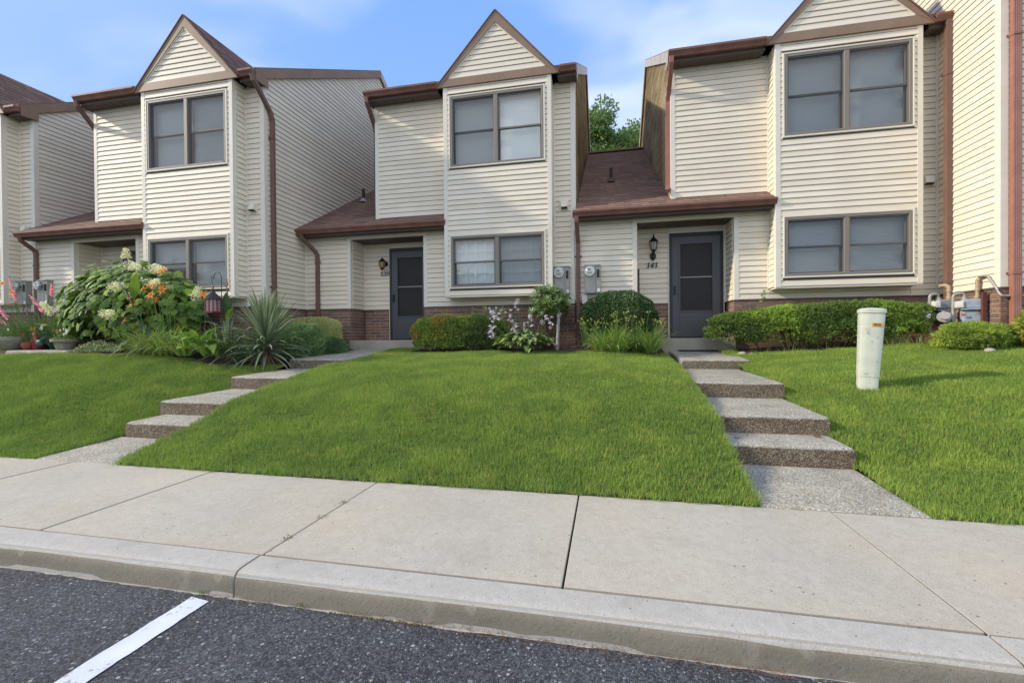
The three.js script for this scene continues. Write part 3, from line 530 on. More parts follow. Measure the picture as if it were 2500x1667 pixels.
    for (let k = 0; k < 9; k++) mesh('soffit_panel', rboxG(rx0 + k * .192, rx0 + k * .192 + .18, ot - .006, ot + .006, rz, -.05, .003, 1), mats.soffit, h);
    // storm door
    const fz = rz + .005; const d = mesh('door', merge([rboxG(dx0 + .055, dx0 + .19, 1.12, 3.12, fz, fz + .035, .004, 1), rboxG(dx1 - .19, dx1 - .05, 1.12, 3.12, fz, fz + .035, .004, 1), rboxG(dx0 + .19, dx1 - .19, 1.12, 1.63, fz, fz + .034, .004, 1), rboxG(dx0 + .19, dx1 - .19, 2.985, 3.12, fz, fz + .034, .004, 1)]), mats.door, h);
    mesh('door_frame', merge([rboxG(dx0, dx0 + .055, 1.1, dt, fz - .02, fz + .045, .004, 1), rboxG(dx1 - .05, dx1, 1.1, dt, fz - .02, fz + .045, .004, 1), rboxG(dx0 + .055, dx1 - .05, 3.12, dt, fz - .02, fz + .04, .004, 1)]), mats.doorDark, d);
    mesh('glazing_bead', merge([rboxG(dx0 + .175, dx0 + .205, 1.615, 3.0, fz + .03, fz + .046, .003, 1), rboxG(dx1 - .205, dx1 - .175, 1.615, 3.0, fz + .03, fz + .046, .003, 1), rboxG(dx0 + .205, dx1 - .205, 1.615, 1.645, fz + .03, fz + .046, .003, 1), rboxG(dx0 + .205, dx1 - .205, 2.97, 3.0, fz + .03, fz + .046, .003, 1)]), mats.door, d);
    mesh('glazing_bar', rboxG(dx0 + .2, dx1 - .2, 2.302, 2.318, fz + .014, fz + .034, .003, 1), mats.alu, d);
    for (const [a, b] of [[1.63, 2.31], [2.31, 2.985]]) { const g = new THREE.PlaneGeometry(dx1 - dx0 - .38, b - a); g.translate((dx0 + dx1) / 2, (a + b) / 2, fz + .016); mesh('pane', g, mats.doorGlass, d); }
    for (const [a, b] of [[1.64, 2.3], [2.32, 2.975]]) { const g = new THREE.PlaneGeometry(dx1 - dx0 - .4, b - a); g.translate((dx0 + dx1) / 2, (a + b) / 2, fz + .024); mesh('insect_screen', g, mats.doorScreenDim, d); }  // dark screen over the upper pane; lower sheet added to dim its reflection
    mesh('inner_door', boxG(dx0 + .05, dx1 - .05, 1.1, 3.15, rz - .12, rz - .08), mats.doorDark, d);
    mesh('handle', merge([cylG(.009, .009, [dx0 + .1, 2.02, fz + .035], [dx0 + .1, 2.02, fz + .075], 8), rboxG(dx0 + .088, dx0 + .112, 1.98, 2.14, fz + .068, fz + .085, .006, 2), rboxG(dx0 + .082, dx0 + .118, 1.97, 2.15, fz + .034, fz + .042, .004, 1)]), mats.black, d);
    mesh('stoop', rboxG(rx0 - .02, rx1 + .02, .7, 1.1, rz - .05, .06, .012, 2), mats.stoop, h);
    // brick base
    brickFace(h, [0, 0, .0], 0, rx0, brk, yB); brickFace(h, [rx0, 0, 0], Math.PI / 2, -rz, brk + .3, yB, .1); brickFace(h, [rx0, 0, rz], 0, dx0 - rx0 - .02, 1.1, yB); brickFace(h, [rx1, 0, rz], -Math.PI / 2, -rz, 1.1, yB);
    brickFace(h, [rx1, 0, 0], 0, XR - rx1, brk, yB);
    // low roof, gutter and soffit
    const zr = -5.93, ly = lowY;
    mesh('roof_deck', prismX([[.34, ly(.34) - .09], [.34, ly(.34) - .005], [zr, ly(zr) - .005], [zr - 4, ly(zr) - 4 * SLOPE], [zr - 4, ly(zr) - 4 * SLOPE - .1], [zr, ly(zr) - .12]], 0, XL), mats.shingle[1], h);
    mesh('roof_deck', prismX([[.34, ly(.34) - .09], [.34, ly(.34) - .005], [-.05, ly(-.05) - .005], [-.05, ly(-.05) - .1]], XL, bx0), mats.shingle[1], h);
    shingles(h, [0, lowY(.36), .36], 0, SA, 7.05, (s) => [-.02, s < .42 ? bx0 - (s > .06 ? 0 : 0) : XL], o.tabs ?? 300);
    mesh('ridge_cap', rboxG(0, XL, -.02, .03, -.12, .12, .01, 1).translate(0, lowY(-5.93) + .005, -5.93), mats.shingle[2], h);
    mesh('fascia', rboxG(-.04, bx0, 3.38, 3.5, .235, .26, .003, 1), mats.soffit, h);
    gutter(h, -.07, bx0 + .022, 3.43, .262);
    mesh('soffit', boxG(-.02, bx0, 3.403, 3.42, -.02, .24), mats.soffit, h);
    for (let k = 0; k < 17; k++) mesh('soffit_panel', rboxG(-.01 + k * .203, k * .203 + .183, 3.396, 3.405, .018, .232, .003, 1), mats.soffit, h);
  }
  // upper eave
  const eave = (x0, x1) => { mesh('soffit', boxG(x0, x1, ySof + .005, ySof + .02, -.02, .24), mats.soffit, h); for (let x = x0 + .005; x < x1 - .05; x += .203) mesh('soffit_panel', rboxG(x, Math.min(x + .19, x1), ySof - .004, ySof + .007, .018, .235, .003, 1), mats.soffit, h); mesh('fascia', rboxG(x0, x1, ySof - .01, ySof + .16, .235, .26, .003, 1), mats.soffit, h); };
  const L0 = XL - .07;
  if (o.front !== false) { eave(L0, 3.31); gutter(h, L0, 3.295, 6.215, .262); }
  eave(5.75, XR + .06); gutter(h, 5.81, XR + .05, 6.215, .262);
  // main roof, ridge and rear slope
  const xl = XL - .06, xr = XR + .06;
  const yBk = yRidge + SLOPE * (back - ridge);
  mesh('main_roof', prismX([[.3, roofY(.3) - .1], [.3, roofY(.3)], [ridge, yRidge], [back, yBk], [back, yBk - .1], [ridge, yRidge - .12]], xl, xr), mats.shingle[0], h);
  for (const [x, vis] of [[xl, o.rakeL], [xr, o.rakeR]]) {
    const w = .2, m = vis === 'alu' ? mats.alu : mats.taupe, d = .02;
    mesh('rake_board', prismX([[.26, roofY(.26) - d - w], [.26, roofY(.26) - d], [ridge, yRidge - d], [ridge, yRidge - d - w]], x - .012, x + .012), m, h);
    mesh('rake_board', prismX([[ridge, yRidge - d - w], [ridge, yRidge - d], [back, yBk - d], [back, yBk - d - w]], x - .012, x + .012), mats.alu, h);
    mesh('rake_return', prismX([[.26, 6.15], [.26, roofY(.26) - .2], [-.06, roofY(-.06) - .2], [-.06, 6.15]], x - .01, x + .01), m, h);
  }
  // side walls: right faces +x, left faces -x
  const top = yRidge - .16;
  const zAt = (y) => (y < 6.1 ? [back + .05, 0] : [Math.max(back + .05, ridge - (top - y) / SLOPE), Math.min(0, ridge + (top - y) / SLOPE)]);
  if (o.rightSide) cladWall(h, [XR, 0, 0], Math.PI / 2, yB + .02, top - .02, (y) => { const [b, f] = zAt(y); return [-f + (y < 6.15 ? c - .01 : 0), -Math.max(b, o.rightTo ?? -20)]; }, [], o.rightMat ?? S);
  else mesh('wall', prismX([[0, .6], [0, 6.4], [ridge, top], [back, 6.3], [back, .6]], XR - .1, XR), mats.sheath, h);
  if (o.leftSide) cladWall(h, [XL, 0, 0], -Math.PI / 2, lowY(0), top - .02, (y) => { const [b, f] = zAt(y); return [b, f - (y < 6.15 ? c - .01 : 0)]; }, [], o.leftMat ?? S);
  else mesh('wall', prismX([[0, 3.7], [0, 6.4], [ridge, top], [back, 6.3], [back, 3.7]], XL, XL + .1), mats.sheath, h);
  // rear wall and floor close the shell
  mesh('rear_wall', boxG(0, XR, .3, 6.4, back - .1, back), mats.sheath, h); mesh('floor_slab', boxG(0, XR, .5, .68, back, -.2), mats.sheath, h); mesh('upper_floor', boxG(XL, XR, 3.5, 3.7, back, -.15), mats.sheath, h);
  return h;
}
// ---------------------------------------------------------------- the row
const PM = 8.87, PF = 7.65;            // two set-backs of the row
const font = await new FontLoader().loadAsync('fonts/droid/droid_serif_bold.typeface.json');
function digits(txt, size, depth, slant = 0) { const g = new TextGeometry(txt, { font, size, depth, curveSegments: 4, bevelEnabled: false }); g.computeBoundingBox(); const w = g.boundingBox.max.x; g.translate(-w / 2, 0, 0); const p = g.attributes.position; for (let i = 0; i < p.count; i++) p.setX(i, p.getX(i) + slant * p.getY(i)); g.computeVertexNormals(); return uvm(g); }

const h0 = townhouse('cream townhouse at the edge of the picture, only its side wall and roof corner visible', -18.8, PF, { front: false, rightSide: true, rightTo: -3.6, gableCourses: 1, bayRight: true, upper: {}, lower: {}, rakeR: 'taupe' });
const h1 = townhouse('cream townhouse standing forward, behind the hydrangea and lantern, with a broad side wall', -12.72, PF, { rightSide: true, gableCourses: 1, bayRight: true, upper: { screens: [1, 1], shade: ['flat', 'slat'] }, lower: { screens: [1, 1], shade: ['flat', 'flat'], drop: [.45, 0], meet: .52 }, rakeR: 'taupe', tabs: 180, leftSide: false });
const h2 = townhouse('middle cream townhouse with door numbered 139 and a gable against the sky', -6.66, PM, { rightSide: true, rightMat: mats.mossy, upper: { screens: [1, 0], noScreen: 1, shade: ['flat', 'flat'] }, lower: { screens: [0, 1], noScreen: 0, grid: true, shade: ['flat', 'flat'], meet: .5 }, rakeR: 'alu', leftSide: false });
const h3 = townhouse('cream townhouse with door numbered 141 and a long clipped hedge in front', -.555, PM, { bayLeft: true, leftSide: true, leftMat: mats.mossy, rightPost: false, right: 6.045, upper: { screens: [1, 1], shade: ['pleat', 'flat'] }, lower: { screens: [1, 1] }, rakeL: 'alu' });

// house 4: only its corner shows: side wall facing the row, front wall with a downspout
const h4 = thing('townhouse', 'sunlit cream townhouse wall standing forward behind the gas meters', 'house', [5.49, 0, -PF], 0, 'attached townhouses in the row');
h4.userData.queue = [];
{
  const c = .085, ridge = -4.64, back = -9.28, yR = roofY(ridge), top = yR - .16;
  cladWall(h4, [0, 0, 0], 0, 1.80, 6.18, () => [c - .01, 4.3]);
  post(h4, -.016, c, 1.80, 6.2, -c, .016);
  cladWall(h4, [0, 0, 0], -Math.PI / 2, 1.80, top - .02, (y) => (y < 6.15 ? [back + .05, -c + .01] : [Math.max(back, ridge - (top - y) / SLOPE), Math.min(0, ridge + (top - y) / SLOPE)]));
  brickFace(h4, [0, 0, -1.2], -Math.PI / 2, 1.2, .6, 1.78); brickFace(h4, [0, 0, 0], 0, 4.3, .6, 1.78, .07);
  mesh('main_roof', prismX([[.36, roofY(.36) - .1], [.36, roofY(.36)], [ridge, yR], [back, yR + SLOPE * (back - ridge)], [back, yR + SLOPE * (back - ridge) - .1], [ridge, yR - .12]], -.06, 4.4), mats.shingle[0], h4);
  mesh('rake_board', prismX([[.26, roofY(.26) - .22], [.26, roofY(.26) - .02], [ridge, yR - .02], [ridge, yR - .22]], -.075, -.05), mats.taupe, h4);
  mesh('soffit', boxG(-.05, 4.3, 6.165, 6.18, -.02, .24), mats.soffit, h4); mesh('fascia', boxG(-.05, 4.3, 6.16, 6.32, .236, .258), mats.taupe, h4); gutter(h4, -.06, 4.3, 6.215, .262);
  mesh('rear_wall', boxG(0, 4.3, .3, 6.4, back - .1, back), mats.sheath, h4); mesh('wall', boxG(4.2, 4.3, .3, 6.4, back, -.13), mats.sheath, h4);
  // rust red downspout on the front wall
  downspout(h4, [[.135, 6.2, .3], [.135, 6.05, .22], [.135, 5.9, .055], [.135, 3, .055], [.135, .99, .055], [.135, .93, .08], [.135, .88, .2]], [1, 0, 0], mats.spoutRed, [[.135, 5.33, .055], [.135, 1.99, .055]], .1, .07);
}
// brick below the side wall of house 1, pressed against the entry wing of house 2
brickFace(h1, [6.06, 0, 0], Math.PI / 2, 1.22, .7, 1.78, .05); brickFace(h0, [6.06, 0, 0], Math.PI / 2, 1.5, .7, 1.78, .05); brickFace(h0, [3.4, 0, 0], 0, 2.66, .7, 1.78, .05);

// downspouts
const spW = .062;
downspout(h1, [[6.11, 6.22, .33], [6.11, 6.12, .3], [6.115, 5.98, .16], [6.118, 5.7, -.12], [6.118, 5.56, -.17], [6.118, 3, -.17], [6.118, 1.0, -.17]], [-1, 0, 0], mats.spout, [[6.118, 5.2, -.17, Math.PI / 2], [6.118, 2.2, -.17, Math.PI / 2]]);
downspout(h1, [[-.005, 3.43, .32], [-.005, 3.36, .3], [.0, 3.18, .06], [.0, 3.1, .04], [.0, 2, .04], [.0, .95, .04]].map(([x, y, z]) => [x + .06, y, z]), [1, 0, 0], mats.spout, [[.06, 2.85, .04]]);
downspout(h1, [[1.73, 6.22, .32], [1.73, 6.12, .3], [1.73, 5.98, .16], [1.715, 5.78, -.05], [1.705, 5.66, -.12], [1.705, 4.0, -.12]], [1, 0, 0], mats.spout);
downspout(h2, [[.13, 3.43, .32], [.13, 3.36, .31], [.17, 3.28, .22], [.29, 3.1, .08], [.325, 3.02, .045], [.33, 2.8, .042], [.33, 1.2, .042], [.33, .9, .05]], [.96, .0, .28], mats.spout, [[.33, 2.85, .042], [.33, 1.92, .042]]);
downspout(h2, [[1.73, 6.22, .32], [1.73, 6.12, .3], [1.73, 5.98, .16], [1.715, 5.78, -.05], [1.705, 5.66, -.12], [1.705, 4.2, -.12]], [1, 0, 0], mats.spout);
downspout(h3, [[.0, 3.43, .32], [.0, 3.34, .31], [.005, 3.15, .17], [.01, 2.98, .06], [.01, 2.85, .045], [.01, 1.9, .045], [.01, .92, .05]].map(([x, y, z]) => [x + .0, y, z]), [1, 0, 0], mats.spout, [[.01, 2.72, .045], [.01, 1.83, .045]]);
downspout(h3, [[1.73, 6.22, .32], [1.73, 6.12, .31], [1.727, 5.95, .2], [1.72, 5.75, .02], [1.71, 5.6, -.06], [1.71, 4.02, -.06], [1.705, 3.94, -.04], [1.68, 3.87, .06]], [1, 0, 0], mats.spoutRed);
downspout(h3, [[6.0, 6.22, .33], [6.0, 6.1, .33], [6.0, 3, .33], [6.0, 1.2, .33]].map(([x, y, z]) => [x, y, z - .02]), [1, 0, 0], mats.spout, [[6.0, 5.35, .31], [6.0, 1.98, .31]], .1, .075);

// dryer hoods
function wallVent(house, x, y) {
  const v = mesh('wall_vent', merge([rboxG(x - .085, x + .085, y - .09, y + .09, .008, .03, .006, 1), new MB().poly([[x - .06, y - .035], [x + .06, y - .035], [x + .06, y + .065], [x - .06, y + .065]], .03, .075).geo()]), mats.trim, house);
  mesh('hood', prismX([[.03, y - .06], [.11, y - .05], [.1, y - .03], [.075, y + .06], [.03, y + .07]], x - .062, x + .062), mats.trim, v); mesh('flap', boxG(x - .055, x + .055, y - .075, y - .06, .032, .1), mats.roomDark, v);
}
wallVent(h3, 5.88, 3.735); wallVent(h2, 5.85, 3.75); wallVent(h1, 5.82, 3.77); wallVent(h0, 5.82, 3.7);
// plumbing vents on the entry roofs
for (const [h, x] of [[h2, .44], [h3, .67]]) { const z = -1.73, y = lowY(z); const p = mesh('vent_pipe', cylG(.038, .038, [x, y - .05, z], [x, y + .33, z], 14), mats.black, h); const b = new THREE.CylinderGeometry(.05, .1, .09, 16); b.translate(x, y + .04, z); mesh('flashing', b, h === h2 ? mats.alu : mats.soffit, p); }

// house numbers and entry lanterns
{
  const n2 = digits('139', .105, .012, .16); mesh('house_number', n2, std({ color: lin(.16, .16, .16), roughness: .5, metalness: .3 }), h2).position.set(1.655, 2.575, -.54);
  const n3 = digits('141', .1, .012, .22); mesh('house_number', n3, mats.black, h3).position.set(1.45, 2.535, -.535);
  const amber = new THREE.MeshPhysicalMaterial({ color: lin(.82, .68, .38), transmission: .7, thickness: 0, roughness: .35 }), clear = new THREE.MeshPhysicalMaterial({ color: lin(.9, .9, .86), transmission: .75, thickness: 0, roughness: .3 });
  const brass = std({ color: lin(.1, .075, .035), roughness: .4, metalness: .7 });
  const l2 = thing('wall_lantern', 'small brass and glass lantern above the number 139', 'lantern', [-6.66 + 1.66, 0, -PM - .545]);
  { const y = 2.72, hex = (r0, r1, a, b, q = 6) => { const g = new THREE.CylinderGeometry(r1, r0, b - a, q); g.translate(0, (a + b) / 2, .13); return g; };
    const body = mesh('lamp_cap', merge([hex(.085, .02, y + .17, y + .23), hex(.03, .006, y + .23, y + .26), hex(.07, .085, y + .155, y + .17)]), mats.black, l2);
    mesh('lamp_base', merge([hex(.03, .055, y, y + .03), hex(.012, .03, y - .03, y)]), brass, l2); mesh('glass', new THREE.CylinderGeometry(.075, .052, .125, 6, 1, true).translate(0, y + .0925, .13), amber, l2);
    for (let k = 0; k < 6; k++) { const a = k * Math.PI / 3; mesh('lamp_bar', cylG(.005, .005, [Math.sin(a) * .054, y + .03, .13 + Math.cos(a) * .054], [Math.sin(a) * .078, y + .156, .13 + Math.cos(a) * .078], 6), mats.black, l2); }
    mesh('wall_plate', new THREE.CylinderGeometry(.055, .055, .02, 20).rotateX(Math.PI / 2).translate(.03, y + .13, .01), mats.black, l2); mesh('arm', tubeG([[.03, y + .13, .02], [.03, y + .2, .06], [.0, y + .25, .12]], .009), mats.black, l2); mesh('candle', cylG(.014, .014, [0, y + .03, .13], [0, y + .1, .13], 8), mats.ivory, l2); }
  const l3 = thing('wall_lantern', 'tall black coach lantern above the number 141', 'lantern', [-.555 + 1.475, 0, -PM - .545]);
  { const y = 2.86, z = .15, hx = (r0, r1, a, b, q = 8) => { const g = new THREE.CylinderGeometry(r1, r0, b - a, q); g.translate(0, (a + b) / 2, z); return g; };
    mesh('lamp_cap', merge([hx(.095, .045, y + .17, y + .225), hx(.045, .03, y + .225, y + .25), hx(.075, .095, y + .155, y + .17), hx(.012, .02, y + .25, y + .275), hx(.014, .004, y + .275, y + .34)]), mats.black, l3);
    mesh('glass', new THREE.CylinderGeometry(.078, .048, .155, 8, 1, true).translate(0, y + .0775, z), clear, l3); for (let k = 0; k < 8; k++) { const a = k * Math.PI / 4; mesh('lamp_bar', cylG(.005, .005, [Math.sin(a) * .05, y, z + Math.cos(a) * .05], [Math.sin(a) * .08, y + .157, z + Math.cos(a) * .08], 6), mats.black, l3); }
    mesh('lamp_base', merge([hx(.03, .055, y - .03, y), hx(.018, .03, y - .06, y - .03)]), mats.black, l3); mesh('bulb', new THREE.SphereGeometry(.028, 12, 8).translate(0, y + .05, z), mats.ivory, l3);
    mesh('wall_plate', new THREE.SphereGeometry(.06, 16, 12).scale(1, 1.3, .35).translate(0, y - .1, .012), mats.black, l3); mesh('scroll', merge([tubeG([[0, y - .06, z], [0, y - .1, z - .02], [0, y - .13, .07], [0, y - .1, .02]], .012), tubeG([[0, y - .12, .03], [0, y - .16, .05], [0, y - .2, .03]], .011)]), mats.black, l3); }
}
// electric meters
function eMeter(label, x, y, z, box = true) {
  const t = thing('electric_meter', label, 'meter', [x, y, z], 0, 'electric meters on the house fronts');
  mesh('box', merge([rboxG(-.15, .06, -.27, .27, .016, .13, .008, 1), rboxG(.062, .15, -.27, .27, .016, .125, .008, 1)]), mats.galv, t);
  mesh('lid_seam', rboxG(-.155, .155, .262, .28, .014, .142, .004, 1), mats.galv, t);
  const ring = new THREE.CylinderGeometry(.094, .1, .05, 28).rotateX(Math.PI / 2).translate(-.055, .15, .155); mesh('meter_ring', ring, mats.chrome, t);
  mesh('meter_face', new THREE.CylinderGeometry(.078, .078, .03, 24).rotateX(Math.PI / 2).translate(-.055, .15, .185), mats.ivory, t);
  mesh('display', rboxG(-.088, -.035, .165, .195, .198, .206, .003, 1), mats.roomDark, t); mesh('name_plate', rboxG(-.1, -.01, .11, .135, .198, .204, .002, 1), mats.galv, t);
  const dome = new THREE.SphereGeometry(.084, 24, 10, 0, Math.PI * 2, 0, Math.PI / 2).rotateX(Math.PI / 2).scale(1, 1, .85).translate(-.055, .15, .175); mesh('meter_cover', dome, mats.glass, t);
  mesh('breaker_cover', rboxG(.085, .128, .03, .19, .12, .15, .018, 3), mats.black, t); mesh('sticker', rboxG(.085, .14, -.245, -.18, .124, .127, .001, 1), mats.muntin, t);
  mesh('conduit', merge([cylG(.02, .02, [-.06, -.27, .06], [-.06, -.42, .06], 10), cylG(.02, .02, [.07, -.27, .06], [.07, -.5, .05], 10)]), mats.galv, t);
  if (box) mesh('phone_box', rboxG(-.21, -.1, -.47, -.32, .016, .07, .008, 2), mats.ivory, t);
  return t;
}
eMeter('electric meter half behind the rhododendron, on the wall beside the bay', -.86, 1.12 + E - .0, -PM); eMeter('electric meter between the downspout and the dark round boxwood', -.265, 1.125 + E, -PM);
eMeter('electric meter at the picture edge behind the pink gladioli', -13.0, 1.1 + E, -PF - .0, false); eMeter('electric meter beside the downspout, at the edge of the hydrangea', -12.36, 1.1 + E, -PF, false);
// loose wire down the wall and a tangle at its foot
tag(mesh('loose_cable', merge([tubeG([[-.62, 3.25, -PM + .03], [-.61, 2.6, -PM + .032], [-.6, 2.0, -PM + .03], [-.61, 1.6, -PM + .035]], .003, 5, 40), ...[0, 1, 2, 3].map((k) => tubeG([[-.8 + k * .02, 1.55 - .1 * k, -PM + .1], [-.66 + .04 * k, 1.45, -PM + .2], [-.58, 1.2 + .05 * k, -PM + .26], [-.7 + .09 * k, 1.02, -PM + .3], [-.86 + .1 * k, .93, -PM + .3]], .005, 5, 30))]), std({ color: lin(.1, .045, .04), roughness: .6 }), scene), 'thin tangled cables hanging between the grey post and the downspout', 'cable');
tag(mesh('door_mat', rboxG(1.3, 2.02, .252 * 0 + E - .262, E - .247, -8.79, -8.6, .005, 1), mats.black, scene), 'black rubber mat at the foot of the step below the door numbered 141', 'mat');
tag(mesh('leaning_board', rboxG(.59, .625, 1.1, 2.45, -8.98, -8.93, .006, 1), std({ color: lin(.1, .05, .04), roughness: .7 }), scene), 'dark brown strip standing inside the entry beside the lantern', 'board');
[[2.2, 8.02, .05, 'pale stone at the end of the long hedge by the steps'], [2.33, 7.98, .028, 'small pebble in the soil next to the pale stone'], [4.93, 7.02, .05, 'lichened grey stone in the grass below the bright low yew']].forEach(([x, p, r, l]) => { const g = new THREE.IcosahedronGeometry(r, 2), q = g.attributes.position; for (let i = 0; i < q.count; i++) { const s = .8 + .45 * fbm(q.getX(i) * 22 + x * 5, q.getY(i) * 22 + q.getZ(i) * 17, 2, 0, 4); q.setXYZ(i, q.getX(i) * s * 1.2, q.getY(i) * s * .75, q.getZ(i) * s); } g.computeVertexNormals(); const m = mesh('garden_stone', uvm(g), mats.stoop, scene); m.position.set(x, G(x, p) + r * .4, -p); tag(m, l, 'stone'); });
// grounding post
{ const t = thing('conduit_post', 'grey steel conduit post standing beside the hosta', 'post', [-.885, G(-.885, 8.25) - .02, -8.25]); mesh('pipe', cylG(.032, .03, [-.02, 0, 0], [.01, .66, 0], 16), mats.meterGray, t); mesh('clamp', merge([cylG(.045, .05, [.008, .63, 0], [.012, .7, 0], 14), rboxG(-.09, .07, .68, .71, -.03, .03, .006, 2), rboxG(-.02, .03, .7, .76, -.02, .02, .006, 1)]), mats.galv, t); }
// ---------------------------------------------------------------- plants
class Foliage {                         // collects leaf faces with vertex colours
  constructor() { this.p = []; this.c = []; }
  v(a, col) { this.p.push(a.x, a.y, a.z); this.c.push(col[0], col[1], col[2]); }
  tri(a, b, c, col) { this.v(a, col); this.v(b, col); this.v(c, col); }
  // flat pointed leaf: root, direction, side, length, width
  leaf(o, d, s, L, W, col) { const m = o.clone().addScaledVector(d, L * .5), n = new THREE.Vector3().crossVectors(d, s), a = m.clone().addScaledVector(s, W / 2).addScaledVector(n, W * .12), b = m.clone().addScaledVector(s, -W / 2).addScaledVector(n, W * .12), t = o.clone().addScaledVector(d, L); this.tri(o, b, t, col); this.tri(o, t, a, col); }
  // arching strip: azimuth, start pitch, length, width, droop
  blade(o, az, pitch, L, W, droop, col, seg = 6, tip = col, fold = .2, taper = 1) {
    const h = V3(Math.cos(az), 0, Math.sin(az)), s = V3(-Math.sin(az), 0, Math.cos(az)); let q = o.clone(), th = pitch, pl, pr, pc; const st = L / seg;
    for (let k = 0; k <= seg; k++) {
      const t = k / seg, w = W * Math.pow(Math.max(0, 1 - t), taper * .6) * (.65 + .35 * Math.min(1, t * 5)) / 2, dir = h.clone().multiplyScalar(Math.cos(th)).add(V3(0, Math.sin(th), 0)), up = h.clone().multiplyScalar(-Math.sin(th)).add(V3(0, Math.cos(th), 0));
      const l = q.clone().addScaledVector(s, w).addScaledVector(up, w * fold), r = q.clone().addScaledVector(s, -w).addScaledVector(up, w * fold), cc = [0, 1, 2].map((i) => lerp(col[i], tip[i], t));
      if (k) { this.tri(pl, pc, q, cc); this.tri(pl, q, l, cc); this.tri(pc, pr, r, cc); this.tri(pc, r, q, cc); }
      pl = l; pr = r; pc = q.clone(); q = q.clone().addScaledVector(dir, st); th -= droop * st * (.4 + 1.2 * t);
    }
  }
  // broad leaf with midrib: outline half-widths at stations
  broad(o, az, pitch, L, W, droop, col, prof, edge = col, fold = .25) {
    const h = V3(Math.cos(az), 0, Math.sin(az)), s = V3(-Math.sin(az), 0, Math.cos(az)); let q = o.clone(), th = pitch, pl, pr, pc; const n = prof.length - 1, st = L / n;
    for (let k = 0; k <= n; k++) {
      const w = W * prof[k] / 2, dir = h.clone().multiplyScalar(Math.cos(th)).add(V3(0, Math.sin(th), 0)), up = h.clone().multiplyScalar(-Math.sin(th)).add(V3(0, Math.cos(th), 0)), wav = (k % 2 ? .03 : -.02) * W;
      const l = q.clone().addScaledVector(s, w).addScaledVector(up, w * fold + wav), r = q.clone().addScaledVector(s, -w).addScaledVector(up, w * fold - wav);
      if (k) { for (const [A, B, C, D] of [[pc, pl, l, q], [pr, pc, q, r]]) { this.tri(A, B, C, col); this.tri(A, C, D, edge); } }
      pl = l; pr = r; pc = q.clone(); q = q.clone().addScaledVector(dir, st); th -= droop * st;
    }
  }
  geo() { const g = new THREE.BufferGeometry(); g.setAttribute('position', new THREE.Float32BufferAttribute(this.p, 3)); g.setAttribute('color', new THREE.Float32BufferAttribute(this.c, 3)); g.computeVertexNormals(); return g; }
}
const rdir = () => { const z = rr(-1, 1), a = rr(0, 6.2832), r = Math.sqrt(1 - z * z); return V3(r * Math.cos(a), z, r * Math.sin(a)); };
const perp = (d) => { const q = rdir(); return q.addScaledVector(d, -q.dot(d)).normalize(); };
const vary = (c, k = .25) => { const f = 1.34 + (rnd() - .5) * 2 * k, g = 1 + (rnd() - .5) * k; return [c[0] * f * g, c[1] * f, c[2] * f / g]; };
const mixc = (a, b, t) => a.map((v, i) => lerp(v, b[i], t));

// clipped or rounded bush. size = half extents, e = squareness exponent, sprig = leaves in each tuft
function bush(name, label, R, P, base, half, o) {
  const t = thing(name, label, o.category ?? 'shrub', [R, base, -P], o.turn ?? 0), f = new Foliage(), [hx, hy, hz] = half, e = o.e ?? 2, cy = o.cy ?? hy;
  const sd = Math.floor(rnd() * 1e4), inv = 1 / e;
  const pt = (d, k) => { const m = Math.pow(Math.pow(Math.abs(d.x), e) + Math.pow(Math.abs(d.y), e) + Math.pow(Math.abs(d.z), e), inv); const n = 1 + (o.bump ?? .1) * 2 * (fbm(d.x * (o.bf ?? 5) * hx / .6 + sd, d.y * (o.bf ?? 5) + d.z * 4 * hz / .6, 3, 0, 9) - .5); return V3(d.x / m * hx, d.y / m * hy, d.z / m * hz).multiplyScalar(k * n); };
  for (let i = 0; i < o.n; i++) {
    const d = rdir(); if (d.y < -.75 && rnd() < .8) continue;
    // sample more evenly over a box-like form
    d.set(d.x * hx, d.y * hy, d.z * hz).normalize(); const dd = V3(d.x / hx, d.y / hy, d.z / hz).normalize();
    const k = 1 - Math.pow(rnd(), 2.2) * (o.deep ?? .45), q = pt(dd, k).add(V3(0, cy, 0)); if (o.rise) q.y *= 1 + o.rise * q.x / hx; if (q.y < .02) continue;
    if (o.open && q.y < o.open * (1 + .5 * Math.sin(q.x * 7 + sd)) && rnd() < .8) continue;
    const nrm = V3(dd.x / hx, dd.y / hy, dd.z / hz).normalize(), patch = fbm(q.x * 2.2 + sd, q.y * 2.2 + q.z * 2, 3, 0, 31);
    let col = mixc(o.dark, o.light, clamp(smooth(.3, .72, patch) * .75 + rnd() * .35)); if (o.spot && rnd() < o.spot[1] * smooth(.48, .62, fbm(q.x * 3 + sd, q.y * 3, 3, 0, 51))) col = o.spot[0];
    const axis = nrm.clone().multiplyScalar(1.0).add(rdir().multiplyScalar(o.loose ?? .8)).add(V3(0, o.lift ?? .25, 0)).normalize();
    for (let s = 0; s < (o.sprig ?? 1); s++) { const a = axis.clone().add(rdir().multiplyScalar(o.sprig > 1 ? .75 : .2)).normalize(); f.leaf(q, a, perp(a), (o.len ?? .04) * rr(.7, 1.25), (o.wid ?? .018) * rr(.8, 1.2), vary(o.edge && s % 3 === 0 ? o.edge : col, .18)); }
  }
  mesh('foliage', f.geo(), o.gloss ? mats.glossLeaf : mats.leaf, t);
  const st = []; for (let k = 0; k < (o.stems ?? 9); k++) { const x = rr(-.75, .75) * hx, z = rr(-.5, .5) * hz; st.push(tubeG([[x * .7, -.03, z * .6], [x * .85 + rr(-.04, .04), cy * .5, z * .8], [x + rr(-.1, .1), cy * 1.25, z]], .011, 5, 8)); }
  mesh('stem', merge(st), mats.twig, t); return t;
}
